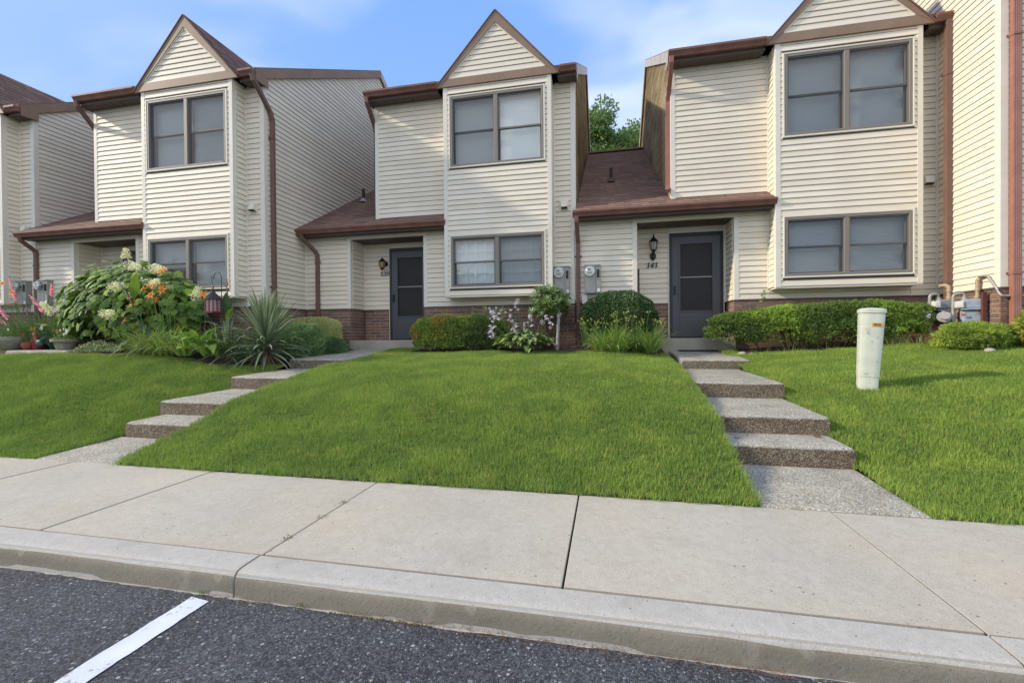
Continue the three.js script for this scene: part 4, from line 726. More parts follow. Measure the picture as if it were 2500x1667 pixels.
// arching strap leaves from a crown
function strapClump(f, c, n, L, W, spread, droop, cols, base = .08, pitch = [.5, 1.45]) { for (let i = 0; i < n; i++) { const a = rr(0, 6.2832), r = Math.sqrt(rnd()) * base; f.blade(c.clone().add(V3(Math.cos(a) * r, 0, Math.sin(a) * r)), a + rr(-.5, .5), rr(...pitch), L * rr(.6, 1.15), W * rr(.7, 1.15), droop * rr(.6, 1.3), vary(cols[Math.floor(rnd() * cols.length)], .2), 7, vary(cols[Math.floor(rnd() * cols.length)], .2)); } }
// six-petalled trumpet
function lilyFlower(parent, at, dir, L, col, inner, name = 'flower') { const f = new Foliage(), d = V3(...dir).normalize(), s = perp(d), u = new THREE.Vector3().crossVectors(d, s); for (let k = 0; k < 6; k++) { const a = k * Math.PI / 3, rad = s.clone().multiplyScalar(Math.cos(a)).addScaledVector(u, Math.sin(a)), mid = d.clone().multiplyScalar(L * .55).addScaledVector(rad, L * .3), tip = d.clone().multiplyScalar(L * .62).addScaledVector(rad, L * (k % 2 ? .95 : .8)).add(V3(0, -L * .12, 0)), sd = new THREE.Vector3().crossVectors(d, rad), w = L * (k % 2 ? .2 : .15), o = V3(0, 0, 0); const l = mid.clone().addScaledVector(sd, w), r = mid.clone().addScaledVector(sd, -w), c = vary(col, .15); f.tri(o, l, r, inner); f.tri(l, tip, r, c); } const m = mesh(name, f.geo(), mats.petal, parent); m.position.set(...at); return m; }
const stemG = (a, b, bow = .05, r = .004) => tubeG([a, [(a[0] + b[0]) / 2 + rr(-bow, bow), lerp(a[1], b[1], .55), (a[2] + b[2]) / 2 + rr(-bow, bow)], b], r, 5, 8);
const stemMat = std({ color: lin(.09, .15, .04), roughness: .8 });

// ---- along houses 2 and 3
bush('yew_hedge', 'clipped yew hedge with yellowing patches, beside the door numbered 139', -2.78, 8.22, G(-2.8, 8.2), [.95, .33, .36], { n: 15000, e: 3.4, cy: .35, bump: .12, sprig: 5, len: .036, wid: .012, dark: [.05, .1, .016], light: [.2, .29, .034], spot: [[.28, .17, .025], .55], deep: .4, loose: .7, stems: 16, category: 'hedge', open: .1 });
bush('yew_hedge', 'long clipped yew hedge below the wide bay, reaching the gas meters', 3.32, 8.3, G(3.3, 8.2), [1.58, .31, .36], { n: 26000, e: 3.4, cy: .42, bump: .14, sprig: 5, len: .038, wid: .012, dark: [.06, .12, .016], light: [.28, .4, .04], deep: .4, rise: .13, loose: .7, stems: 26, category: 'hedge', open: .24 });
bush('boxwood', 'dark rounded boxwood under the electric meters', .2, 8.33, G(.2, 8.3), [.68, .54, .4], { n: 17000, e: 2.15, cy: .52, bump: .07, sprig: 2, len: .03, wid: .017, dark: [.022, .055, .016], light: [.065, .13, .034], deep: .3, gloss: true });
bush('golden_boxwood', 'clipped variegated boxwood against the brick by the downspout', -6.03, 8.25, G(-6, 8.2) + .0, [.56, .33, .34], { n: 16000, e: 3.4, cy: .36, bump: .06, sprig: 2, len: .026, wid: .014, dark: [.15, .2, .045], light: [.42, .48, .14], edge: [.62, .6, .26], deep: .3 });
bush('small_yew', 'low bright green yew in front of the gas meters', 4.93, 7.3, G(4.9, 7.3), [.37, .165, .26], { n: 8000, e: 2.1, cy: .15, bump: .3, bf: 8, sprig: 5, len: .07, wid: .01, dark: [.13, .21, .02], light: [.36, .44, .045], deep: .5, loose: 1.2, lift: .9, stems: 6 });
bush('golden_shrub', 'yellow leaved shrub at the picture edge beside the red downspout', 5.62, 7.08, G(5.6, 7.1), [.34, .26, .26], { n: 5000, e: 2, cy: .24, bump: .22, sprig: 2, len: .055, wid: .026, dark: [.14, .2, .02], light: [.5, .48, .06], deep: .6, loose: 1, stems: 7 });
bush('feathery_shrub', 'loose grey green mound between the yucca and the golden boxwood', -5.62, 7.35, G(-5.6, 7.3), [.42, .36, .4], { n: 12000, e: 2, cy: .3, bump: .2, sprig: 3, len: .04, wid: .016, dark: [.05, .11, .04], light: [.18, .28, .09], deep: .5, loose: 1 });
bush('feathery_shrub', 'low green mound spilling over the step beside the yucca', -5.5, 7.95, G(-5.5, 7.9), [.34, .2, .45], { n: 4200, e: 2, cy: .14, bump: .2, sprig: 3, len: .035, wid: .015, dark: [.05, .115, .04], light: [.16, .28, .08], deep: .5, loose: 1, stems: 5 });
// small growth poking out of the hedges
function sprigs(label, pts) { const t = thing('self_sown_sapling', label, 'sapling', [0, 0, 0]), f = new Foliage(), st = []; for (const [x, y, z, h] of pts) { st.push(stemG([x, y, z], [x + .02, y + h, z], .02, .003)); for (let k = 0; k < 12; k++) { const a = rdir(); a.y = Math.abs(a.y) * .5; a.normalize(); f.leaf(V3(x + .01, y + h * (.35 + .65 * k / 12), z), a, perp(a), .06, .035, vary([.2, .28, .05], .2)); } } mesh('leaf', f.geo(), mats.leaf, t); mesh('stem', merge(st), stemMat, t); }
sprigs('pale seedling sticking out of the top of the long hedge', [[2.62, 1.62, -8.4, .3]]); sprigs('leafy seedlings sticking out of the yellowing hedge', [[-2.6, 1.5, -8.45, .22], [-2.35, 1.5, -8.4, .28], [-2.15, 1.5, -8.5, .24], [-2.0, 1.45, -8.5, .3], [-3.2, 1.5, -8.5, .18]]);
sprigs('young plant behind the yucca against the side wall', [[-6.3, 1.3, -7.6, .5], [-6.2, 1.3, -7.7, .42], [-6.38, 1.3, -7.8, .36]]);

// rhododendron: whorls of long leaves
{ const R = -1.12, P = 8.42, t = thing('rhododendron', 'glossy leaved rhododendron in front of the electric meter', 'shrub', [R, G(R, P), -P]), f = new Foliage(), st = [];
  for (let k = 0; k < 240; k++) { const d = rdir(); const q = V3(d.x * .5 * Math.pow(rnd(), .35), .86 + d.y * .32 * Math.pow(rnd(), .3), d.z * .3); if (q.x < -.2 && q.y > 1.02 + q.x) continue; const up = V3(d.x * .6, .8, d.z * .6 + .25).normalize(); if (k % 4 === 0) st.push(stemG([q.x * .25, 0, q.z * .3], [q.x, q.y, q.z], .05, .007));
    for (let j = 0; j < 9; j++) { const a = j * .698 + rnd(), s = perp(up).applyAxisAngle(up, a), dir = s.multiplyScalar(1).addScaledVector(up, rr(.0, .75)).normalize(); f.leaf(q, dir, new THREE.Vector3().crossVectors(dir, up).normalize(), rr(.09, .14), rr(.025, .036), vary(rnd() < .02 ? [.3, .2, .02] : mixc([.04, .085, .02], [.14, .21, .05], rnd()), .2)); } }
  mesh('foliage', f.geo(), mats.glossLeaf, t); mesh('stem', merge(st), mats.twig, t); }
// hosta with pale bells
{ const R = -1.42, P = 7.82, y0 = G(R, P), t = thing('hosta', 'broad leaved hosta in bloom with pale lilac bells', 'plant', [R, y0, -P]), f = new Foliage(), pr = [.12, .62, .95, 1, .86, .6, .3, 0];
  for (let k = 0; k < 260; k++) { const a = rr(0, 6.2832), r = rr(.02, .42), h = .07 + .36 * Math.sqrt(rnd()) * (1 - r * 1.2); f.broad(V3(Math.cos(a) * r * 1.1, h, Math.sin(a) * r * .75), a + rr(-.4, .4), rr(-.1, .55), rr(.15, .22), rr(.075, .11), rr(3.5, 7), vary(mixc([.1, .17, .035], [.27, .36, .08], rnd()), .2), pr, vary([.15, .22, .05], .2), .35); }
  mesh('foliage', f.geo(), mats.leaf, t);
  for (let k = 0; k < 13; k++) { const x = rr(-.5, .5), z = rr(-.15, .25), h = rr(.45, .85) + (k === 0 ? .2 : 0), top = [x + (k === 0 ? -.2 : x * .35), h, z]; mesh('flower_stem', stemG([x * .3, .1, z * .4], top, .05, .004), stemMat, t);
    for (let j = 0; j < 5; j++) { const a = rr(0, 6.28); lilyFlower(t, [top[0] + Math.cos(a) * .03, h - j * .045, top[2] + Math.sin(a) * .03], [Math.cos(a) * .6, -1, Math.sin(a) * .6], rr(.05, .068), [.66, .6, .68], [.5, .46, .52], 'bell_flower'); } }
}
// daylily clump with yellow buds
{ const R = .22, P = 7.86, y0 = G(R, P), t = thing('daylily_clump', 'daylilies with yellowish seed heads in front of the dark boxwood', 'plant', [R, y0, -P]), f = new Foliage(), cols = [[.17, .29, .045], [.25, .37, .06], [.13, .23, .035], [.38, .44, .08]];
  for (let k = 0; k < 9; k++) strapClump(f, V3(rr(-.58, .58), 0, rr(-.14, .14)), 80, .6, .024, 1, 2.3, cols, .09);
  mesh('foliage', f.geo(), mats.leaf, t); const st = [], b = new Foliage();
  for (let k = 0; k < 46; k++) { const x = rr(-.62, .62), z = rr(-.1, .15), h = rr(.38, .68), q = [x * 1.15, h, z]; st.push(stemG([x, .05, z], q, .03, .0035)); for (let j = 0; j < 4; j++) { const d = rdir(); d.y = Math.abs(d.y); for (let m = 0; m < 3; m++) b.leaf(V3(...q).addScaledVector(d, .02), d, perp(d), .035, .018, vary([.4, .42, .09], .2)); } }
  mesh('stem', merge(st), stemMat, t); mesh('bud', b.geo(), mats.petal, t); }

// ---- garden in front of house 1
// lobed leaf: five lobes fanned on a plane
function lobed(f, o, d, s, L, col) { const n = new THREE.Vector3().crossVectors(d, s), P2 = (x, y, q = 0) => o.clone().addScaledVector(d, x * L).addScaledVector(s, y * L).addScaledVector(n, q * L), c = P2(.32, 0, .05); const out = [[0, 0], [.08, .26], [.02, .42], [.24, .3], [.42, .5], [.52, .26], [.72, .3], [.76, .14], [1, 0, -.1]]; const full = [...out, ...out.slice(1, -1).reverse().map(([x, y, q]) => [x, -y, q])]; for (let i = 0; i < full.length; i++) { const a = full[i], b = full[(i + 1) % full.length]; f.tri(c, P2(a[0], a[1], a[2] ?? -.05), P2(b[0], b[1], b[2] ?? -.05), col); } }
{ const R = -9.0, P = 6.85, y0 = G(R, P), t = thing('oakleaf_hydrangea', 'large oak leaved hydrangea with creamy panicles in front of the entry', 'shrub', [R, y0, -P]), f = new Foliage(), st = [];
  const n = 1900;
  for (let k = 0; k < n; k++) { const d = rdir(); if (d.y < -.7) continue; const rad = Math.pow(rnd(), .22), q = V3(d.x * 1.68 * rad + (d.y > 0 ? 0 : 0), .86 + d.y * .84 * rad * (1 - .18 * d.x) , d.z * .6 * rad); q.multiplyScalar(.86 + .28 * fbm(d.x * 3 + 5, d.y * 3 + d.z * 3, 2, 0, 13)); if (q.y < .1 || (q.y < .38 && rnd() < .6)) continue;
    const nn = V3(d.x * .7 + rr(-.45, .45), .55 + d.y * .5 + rr(-.3, .3), d.z * .7 + .3 + rr(-.35, .35)).normalize(), dir = V3(d.x + rr(-.6, .6), -.5, d.z + rr(-.3, .6)); dir.addScaledVector(nn, -dir.dot(nn)).normalize(); const s = new THREE.Vector3().crossVectors(nn, dir).normalize();
    lobed(f, q, dir, s, rr(.12, .21), vary(mixc([.06, .125, .02], [.21, .32, .03], Math.pow(rnd(), 1.5)), .2)); if (k % 30 === 0) st.push(stemG([q.x * .25, -.02, q.z * .3], [q.x * .9, q.y * .95, q.z * .9], .08, .009)); }
  mesh('foliage', f.geo(), mats.leaf, t); mesh('stem', merge(st), mats.twig, t);
  const pan = (x, y, z, L, dx, dy) => { const g = new Foliage(), ax = V3(dx, dy, .25).normalize(); for (let k = 0; k < 300; k++) { const u = rnd(), rad = (1 - u * .55) * .1 * Math.sqrt(rnd()), p = ax.clone().multiplyScalar((u - .4) * L).addScaledVector(perp(ax), rad), dd = rdir(); const s = perp(dd); g.leaf(p.clone().addScaledVector(dd, -.012), dd, s, .026, .022, vary(mixc([.58, .58, .32], [.78, .76, .56], rnd()), .15)); } mesh('panicle', g.geo(), mats.petal, t).position.set(x, y, z); };
  const W = (Rw, Y, Pw) => [Rw - R, Y + E - y0, -(Pw - P)];
  pan(...W(-8.05, 1.3, 6.16), .4, 1, -.15); pan(...W(-7.58, 1.24, 6.2), .36, 1, -.1); pan(...W(-8.3, .95, 6.1), .34, 1, .05); pan(...W(-7.6, .98, 6.15), .34, .9, .1); pan(...W(-8.5, .47, 6.08), .34, 1, .1); pan(...W(-9.15, 1.68, 6.9), .2, .3, 1); pan(...W(-6.85, .8, 6.3), .26, .5, .5); pan(...W(-10.2, .6, 6.3), .26, -.4, .6);
}
// canna: great paddles
function canna(label, R, P, leaves, bud) { const y0 = G(R, P), t = thing('canna', label, 'plant', [R, y0, -P]), pr = [.15, .55, .85, 1, .96, .78, .45, 0]; for (const [h, az, pitch, L, W, dr, light] of leaves) { const f = new Foliage(); f.broad(V3(0, h, 0), az, pitch, L, W, dr, light ? [.2, .32, .03] : [.05, .105, .04], pr, light ? [.17, .29, .03] : [.06, .115, .045], .2); mesh('leaf', f.geo(), mats.leaf, t); } mesh('stalk', merge([cylG(.016, .01, [0, -.02, 0], [.01, bud ?? .9, 0], 8)]), stemMat, t); if (bud) { const f = new Foliage(); for (let k = 0; k < 26; k++) { const d = V3(rr(-.35, .35), 1, rr(-.3, .3)).normalize(); f.leaf(V3(.01, bud + k * .006 - .02, 0), d, perp(d), .05, .016, vary([.42, .09, .05], .25)); } mesh('flower_bud', f.geo(), mats.petal, t); } }
canna('tall canna with dark paddles rising through the hydrangea', -8.02, 6.16, [[.75, 2.4, 1.35, .62, .2, .8, 0], [.95, .5, 1.2, .5, .15, .5, 1], [.62, 2.9, .15, .45, .17, 3, 0], [.55, -.2, -.3, .4, .2, 3, 0], [.3, 1.9, -.6, .42, .19, 1, 0]], 0);
canna('canna with a red flower bud behind the hanging lantern', -6.56, 6.62, [[.72, .9, 1.4, .42, .15, .6, 0], [.62, .2, 1.1, .3, .13, 1, 1], [.42, 2.7, .75, .55, .17, 1.6, 0], [.36, 2.1, .5, .45, .16, 2, 0], [.5, .1, .1, .35, .15, 2.2, 0], [.15, 1.4, .3, .42, .16, 2, 1]], 1.2);
{ const R = -6.72, P = 6.16, y0 = G(R, P), t = thing('broadleaf_lily', 'bright green broad leaved plant left of the small yucca', 'plant', [R, y0, -P]), f = new Foliage(), pr = [.2, .7, 1, .95, .7, .35, 0]; for (let k = 0; k < 36; k++) { const a = rr(0, 6.28); f.broad(V3(Math.cos(a) * .07 + rr(-.2, .2), .06 + .3 * rnd(), Math.sin(a) * .07), a, rr(.25, 1.35), rr(.28, .46), rr(.11, .18), rr(1.5, 3.5), vary([.2, .33, .035], .25), pr, vary([.16, .28, .03], .2), .35); } mesh('foliage', f.geo(), mats.leaf, t); }
// orange daylilies
{ const R = -7.3, P = 6.2, y0 = G(R, P), t = thing('orange_daylilies', 'orange flowering daylily clump in front of the lower window', 'plant', [R, y0, -P]), f = new Foliage(), cols = [[.16, .27, .04], [.25, .36, .06], [.12, .21, .035], [.38, .4, .11]];
  for (let k = 0; k < 11; k++) strapClump(f, V3(rr(-.72, .8), 0, rr(-.16, .14)), 62, .66, .023, 1, 2.6, cols, .1, [.55, 1.4]); mesh('foliage', f.geo(), mats.leaf, t);
  const fl = [[-7.28, 1.14], [-7.22, 1.16], [-7.72, .93], [-7.6, .9], [-7.52, .97], [-7.42, .91], [-7.36, .88], [-7.66, .87], [-7.3, .82], [-8.02, .74], [-8.05, .63], [-7.46, .74], [-6.45, .73], [-8.08, .33], [-7.9, .28], [-7.58, .68]];
  fl.forEach(([r, Y], k) => { const x = r - R, y = Y + E - y0, z = .05 + rr(-.12, .16); mesh('flower_stem', stemG([x * .75 + .1, .1, z * .5], [x, y - .02, z], .03, .0045), stemMat, t); lilyFlower(t, [x, y, z], [rr(-.6, .6), .45, .9], k % 5 === 4 ? .06 : .1, k % 5 === 4 ? [.62, .3, .18] : [.72, .22, .02], [.62, .3, .04]); });
}
// yuccas
function yucca(label, R, P, n, L, W, trunk, scaleDead) { const y0 = G(R, P), t = thing('yucca', label, 'plant', [R, y0, -P]), f = new Foliage(), dd = new Foliage();
  for (let k = 0; k < n; k++) { const u = k / n, a = k * 2.39996 + rr(-.2, .2), pitch = lerp(1.52, -.25, Math.pow(u, .9)) + rr(-.12, .12), c = vary(mixc([.1, .16, .075], [.2, .27, .15], rnd()), .18); f.blade(V3(Math.cos(a) * .03, trunk * (1 - u * .75), Math.sin(a) * .03), a, pitch, L * rr(.8, 1.12) * (u < .1 ? .85 : 1), W * rr(.8, 1.15), rr(.1, u > .45 ? 1.9 : .5), c, 6, mixc(c, [.34, .36, .2], .3), .3, .9); }
  for (let k = 0; k < n * scaleDead; k++) { const a = k * 2.39996; dd.blade(V3(Math.cos(a) * .05, trunk * rr(.2, .5), Math.sin(a) * .05), a, rr(-1.2, -.5), L * rr(.35, .6), W * .7, rr(-.4, 1.2), vary([.17, .11, .06], .3), 4); }
  mesh('foliage', f.geo(), mats.leaf, t); if (dd.p.length) mesh('dead_leaf', dd.geo(), mats.leaf, t); mesh('trunk', cylG(.07, .05, [0, -.05, 0], [0, trunk, 0], 10), mats.bark, t); }
yucca('large spiky yucca at the corner of the garden beside the steps', -5.82, 6.68, 210, .84, .055, .56, .6);
yucca('small blue green yucca below the lantern', -6.36, 6.42, 70, .6, .034, .26, 0);
{ const R = -6.1, P = 6.5, t = thing('trailing_shrub', 'thin variegated twigs between the two yuccas', 'shrub', [R, G(R, P), -P]), f = new Foliage(), st = []; for (let k = 0; k < 110; k++) { const b = [rr(-.6, .35), 0, rr(-.15, .15)], q = [b[0] + rr(-.15, .15), rr(.2, .58), b[2] + rr(-.05, .15)]; st.push(stemG(b, q, .05, .0035)); for (let j = 0; j < 16; j++) { const s = j / 16, d = rdir(); d.y = Math.abs(d.y) * .6; d.normalize(); f.leaf(V3(lerp(b[0], q[0], s), lerp(b[1], q[1], s), lerp(b[2], q[2], s)), d, perp(d), .045, .022, vary(rnd() < .35 ? [.3, .34, .16] : [.08, .15, .05], .2)); } } mesh('foliage', f.geo(), mats.leaf, t); mesh('stem', merge(st), stemMat, t); }
{ const R = -9.1, P = 6.35, t = thing('groundcover', 'low variegated creeper at the lawn edge beside the round pot', 'plant', [R, G(R, P), -P]), f = new Foliage(); for (let k = 0; k < 2600; k++) { const a = rr(0, 6.28), r = Math.sqrt(rnd()); const q = V3(Math.cos(a) * r * .55, (1 - r * r) * .2 * rnd() + .01, Math.sin(a) * r * .22), d = rdir(); d.y = Math.abs(d.y); f.leaf(q, d, perp(d), .032, .018, vary(rnd() < .5 ? [.36, .38, .2] : [.08, .14, .05], .2)); } mesh('foliage', f.geo(), mats.leaf, t); }
// gladioli
{ const R = -11.75, P = 6.95, y0 = G(R, P), t = thing('gladioli', 'pink gladioli leaning beside the electric meters', 'plant', [R, y0, -P]), f = new Foliage(); strapClump(f, V3(.35, 0, 0), 170, 1.0, .036, 1, .5, [[.07, .14, .035], [.11, .19, .04], [.05, .11, .03]], .42, [.75, 1.4]); strapClump(f, V3(.85, 0, .05), 90, .9, .032, 1, .5, [[.07, .14, .035], [.1, .18, .04]], .2, [.8, 1.4]); mesh('foliage', f.geo(), mats.leaf, t);
  const sp = [[[-12.2, .5], [-12.75, 1.0]], [[-11.95, .85], [-12.15, 1.35]], [[-12.2, .35], [-12.95, .78]], [[-11.2, .62], [-11.6, .98]], [[-10.95, .95], [-10.98, 1.18]]];
  for (const [[a, b], [c, d]] of sp) { const q0 = V3(a - R, b + E - y0, .1), q1 = V3(c - R, d + E - y0, .1), ff = new Foliage(); mesh('flower_stem', stemG([(a - R) * .3, .05, 0], q1.toArray(), .03, .006), stemMat, t); for (let k = 0; k < 15; k++) { const q = q0.clone().lerp(q1, k / 15), s = .06 * (1.15 - k / 22); for (let j = 0; j < 7; j++) { const dd = rdir(); dd.z = Math.abs(dd.z); dd.normalize(); ff.leaf(q, dd, perp(dd), s, s * .6, vary(mixc([.72, .25, .34], [.86, .56, .58], rnd()), .15)); } } mesh('flower_spike', ff.geo(), mats.petal, t); }
  for (const [r, Y] of [[-12.1, 1.17], [-11.85, .98], [-12.75, .42], [-12.62, .45]]) lilyFlower(t, [r - R, Y + E - y0, .2], [.2, .5, .9], .085, [.75, .3, .02], [.6, .25, .03], 'orange_flower');
}
{ const R = -11.05, P = 6.85, t = thing('wild_border', 'tangled green border plants behind the stone bowl', 'plant', [R, G(R, P), -P]), f = new Foliage(); for (let k = 0; k < 14; k++) strapClump(f, V3(rr(-1.1, .95), 0, rr(-.3, .3)), 60, .8, .017, 1, 2.2, [[.09, .16, .035], [.14, .22, .045], [.06, .12, .03]], .15, [.6, 1.45]); for (let k = 0; k < 2200; k++) { const d = rdir(); f.leaf(V3(rr(-1.2, 1.1), rr(.02, .45), rr(-.4, .3)), d, perp(d), .06, .025, vary([.1, .17, .04], .3)); } mesh('foliage', f.geo(), mats.leaf, t);
  for (let k = 0; k < 6; k++) { const y = new Foliage(), c = V3(.3 + rr(-.13, .13), .5 + rr(-.04, .04), .3); for (let j = 0; j < 26; j++) { const a = rr(0, 6.28), r = rr(0, .05), d = V3(rr(-.3, .3), 1, rr(-.3, .3)).normalize(); y.leaf(c.clone().add(V3(Math.cos(a) * r, rr(-.004, .006), Math.sin(a) * r * .8)), d, perp(d), .014, .012, vary([.62, .6, .3], .1)); } mesh('yarrow_flower', y.geo(), mats.petal, t); } }

// pots and ornaments on the landing
const potMat = (b, s) => std({ map: rep(tex(256, (x, y, i, j) => { const v = (fbm(x * 7, y * 7, 4, 7, s) - .5) * 44 + (hash(i, j, 3) - .5) * 14; return b.map((c) => c + v); }), .25), roughness: .92 });
const stone = potMat([142, 138, 122], 601), terra = potMat([150, 84, 66], 605), red = potMat([138, 58, 50], 609);
const potTop = (R, P) => E - .16;
function pot(name, label, R, P, y, prof, mat, plants) { const t = thing(name, label, 'flower pot', [R, y, -P]); mesh('pot', latheG(prof, 28), mat, t); const top = prof[prof.length - 1][1], rad = Math.max(...prof.map((p) => p[0])) * .85; mesh('potting_soil', new THREE.CircleGeometry(rad, 18).rotateX(-Math.PI / 2).translate(0, top - .02, 0), mats.soil, t); plants(t, top - .02, rad); return t; }
const potLeaves = (t, y, r, n, h, col) => { const f = new Foliage(); for (let k = 0; k < n; k++) { const a = rr(0, 6.28), q = V3(Math.cos(a) * r * Math.sqrt(rnd()), y + h * rnd() * rnd(), Math.sin(a) * r * Math.sqrt(rnd())), d = rdir(); d.y = Math.abs(d.y); f.leaf(q, d, perp(d), rr(.03, .06), .022, vary(col, .3)); } mesh('foliage', f.geo(), mats.leaf, t); };
const daisy = (t, at, r, col, eye) => { const f = new Foliage(); for (let k = 0; k < 11; k++) { const a = k * 6.2832 / 11, d = V3(Math.cos(a), Math.sin(a), .35).normalize(); f.leaf(V3(0, 0, 0), d, V3(-Math.sin(a), Math.cos(a), 0), r, r * .42, vary(col, .12)); } for (let k = 0; k < 6; k++) { const d = V3(rr(-1, 1), rr(-1, 1), 1).normalize(); f.leaf(V3(0, 0, 0), d, perp(d), r * .3, r * .3, eye); } mesh('flower', f.geo(), mats.petal, t).position.set(...at); };
pot('stone_bowl', 'round weathered stone bowl planter at the end of the landing', -11.3, 6.42, potTop(), [[0, 0], [.1, 0], [.12, .02], [.19, .1], [.225, .17], [.225, .18], [.235, .18], [.235, .255], [.21, .255], [.2, .22]], stone, (t, y, r) => { potLeaves(t, y, r, 260, .3, [.09, .16, .04]); const f = new Foliage(); strapClump(f, V3(.05, y, 0), 30, .34, .013, 1, 3, [[.12, .2, .05]], .1); mesh('foliage', f.geo(), mats.leaf, t); daisy(t, [.06, y + .2, .1], .03, [.75, .75, .72], [.6, .5, .1]); });
pot('terracotta_pot', 'small rounded terracotta pot between the bowl and the red pot', -10.98, 6.45, potTop(), [[0, 0], [.06, 0], [.09, .05], [.1, .09], [.09, .13], [.075, .15], [.07, .15]], terra, (t, y, r) => { potLeaves(t, y, r, 120, .12, [.16, .12, .06]); for (let k = 0; k < 5; k++) daisy(t, [rr(-.06, .06), y + rr(.03, .2), rr(.02, .08)], .026, [.42, .05, .05], [.2, .02, .02]); });
pot('red_pot', 'red clay pot of yellow coneflowers beside the metal rooster', -10.79, 6.5, potTop(), [[0, 0], [.075, 0], [.09, .1], [.1, .165], [.108, .165], [.108, .195], [.095, .195]], red, (t, y, r) => { potLeaves(t, y, r * 1.1, 240, .2, [.1, .17, .04]); for (let k = 0; k < 5; k++) daisy(t, [rr(-.1, .06), y + rr(.17, .24), rr(0, .08)], .045, [.72, .36, .02], [.05, .03, .02]); for (let k = 0; k < 4; k++) daisy(t, [rr(-.02, .1), y + rr(.05, .14), rr(.04, .1)], .024, [.6, .03, .07], [.4, .02, .05]); daisy(t, [.1, y + .24, 0], .05, [.78, .78, .78], [.6, .6, .3]); });
pot('stone_pot', 'grey tiered stone pot of red and white flowers under the hydrangea', -9.95, 6.4, potTop(), [[0, 0], [.1, 0], [.13, .02], [.16, .13], [.165, .13], [.165, .14], [.205, .14], [.215, .165], [.205, .17], [.215, .2], [.19, .2]], stone, (t, y, r) => { potLeaves(t, y, r, 240, .2, [.13, .22, .04]); for (let k = 0; k < 9; k++) daisy(t, [rr(-.02, .14), y + rr(.1, .22), rr(0, .1)], .024, [.8, .8, .8], [.7, .7, .6]); daisy(t, [-.1, y + .17, .06], .04, [.66, .04, .12], [.5, .02, .08]); });
{ const t = thing('metal_rooster', 'painted metal rooster ornament with a fan of teal tail feathers', 'ornament', [-10.6, potTop(), -6.42]); const teal = [.03, .1, .11], f = new Foliage();
  mesh('body', new THREE.SphereGeometry(.07, 16, 12).scale(1.3, .95, .7).translate(-.02, .13, 0), std({ color: lin(.05, .1, .09), roughness: .5 }), t);
  for (let k = 0; k < 9; k++) { const a = lerp(-.25, 1.25, k / 8); f.blade(V3(.05, .14, (k % 3) * .012), 0, a, .24, .042, 3.2, k % 4 === 3 ? [.3, .06, .06] : vary(teal, .4), 6, [.12, .2, .22]); } mesh('tail_feather', f.geo(), mats.glossLeaf, t);
  mesh('neck', tubeG([[-.09, .15, 0], [-.13, .22, 0], [-.14, .28, 0]], .028, 8, 10), std({ color: lin(.3, .09, .05), roughness: .5 }), t); mesh('head', new THREE.SphereGeometry(.032, 12, 8).translate(-.145, .29, 0), std({ color: lin(.35, .1, .06), roughness: .5 }), t); mesh('comb', new THREE.SphereGeometry(.02, 8, 6).scale(1.2, 1.4, .4).translate(-.145, .325, 0), std({ color: lin(.4, .02, .02), roughness: .5 }), t); mesh('leg', merge([cylG(.006, .006, [-.03, 0, .02], [-.02, .08, .02], 6), cylG(.006, .006, [0, 0, -.02], [0, .08, -.02], 6)]), mats.black, t); }
// lantern on a shepherd's hook
{ const R = -6.6, P = 6.36, y0 = G(R, P), t = thing('shepherd_hook', 'slim black crook holding the red lantern', 'hook', [R + .17, y0, -P - .02]), top = 1.17 + E - y0; mesh('rod', tubeG([[0, -.1, 0], [0, top * .6, 0], [0, top - .12, 0], [-.02, top - .04, 0], [-.075, top, 0], [-.13, top - .03, 0], [-.15, top - .1, 0], [-.175, top - .13, 0], [-.2, top - .115, 0], [-.205, top - .085, 0]], .006, 6, 60), mats.black, t);
  const l = thing('hanging_lantern', 'red framed lantern with a dark pyramid roof hanging from a crook', 'lantern', [R - .005, .48 + E, -P - .02]), ro = std({ color: lin(.03, .032, .038), roughness: .5 }), rd = std({ color: lin(.22, .022, .035), roughness: .5 }), fl = new THREE.CylinderGeometry(.05, .145, .1, 4, 1).rotateY(Math.PI / 4).translate(0, .27, 0);
  mesh('roof', merge([fl, new THREE.CylinderGeometry(.03, .045, .05, 8).translate(0, .34, 0)]), ro, l); for (const [x, z] of [[-1, -1], [-1, 1], [1, -1], [1, 1], [0, 1], [0, -1], [1, 0], [-1, 0]]) mesh('bar', rboxG(x * .082 - .008, x * .082 + .008, 0, .225, z * .082 - .008, z * .082 + .008, .003, 1), rd, l); mesh('base', rboxG(-.1, .1, -.02, .012, -.1, .1, .006, 1), rd, l); mesh('glass', new THREE.CylinderGeometry(.105, .105, .2, 4, 1, true).rotateY(Math.PI / 4).translate(0, .115, 0), new THREE.MeshPhysicalMaterial({ color: lin(.7, .68, .64), transmission: .6, thickness: 0, roughness: .5 }), l); mesh('hanger', tubeG([[0, .36, 0], [.005, .46, 0], [-.03, .56, 0]], .004, 5, 12), mats.black, l); mesh('bow', merge([new THREE.TorusGeometry(.022, .006, 6, 14).translate(0, .42, .0)]), rd, l); }
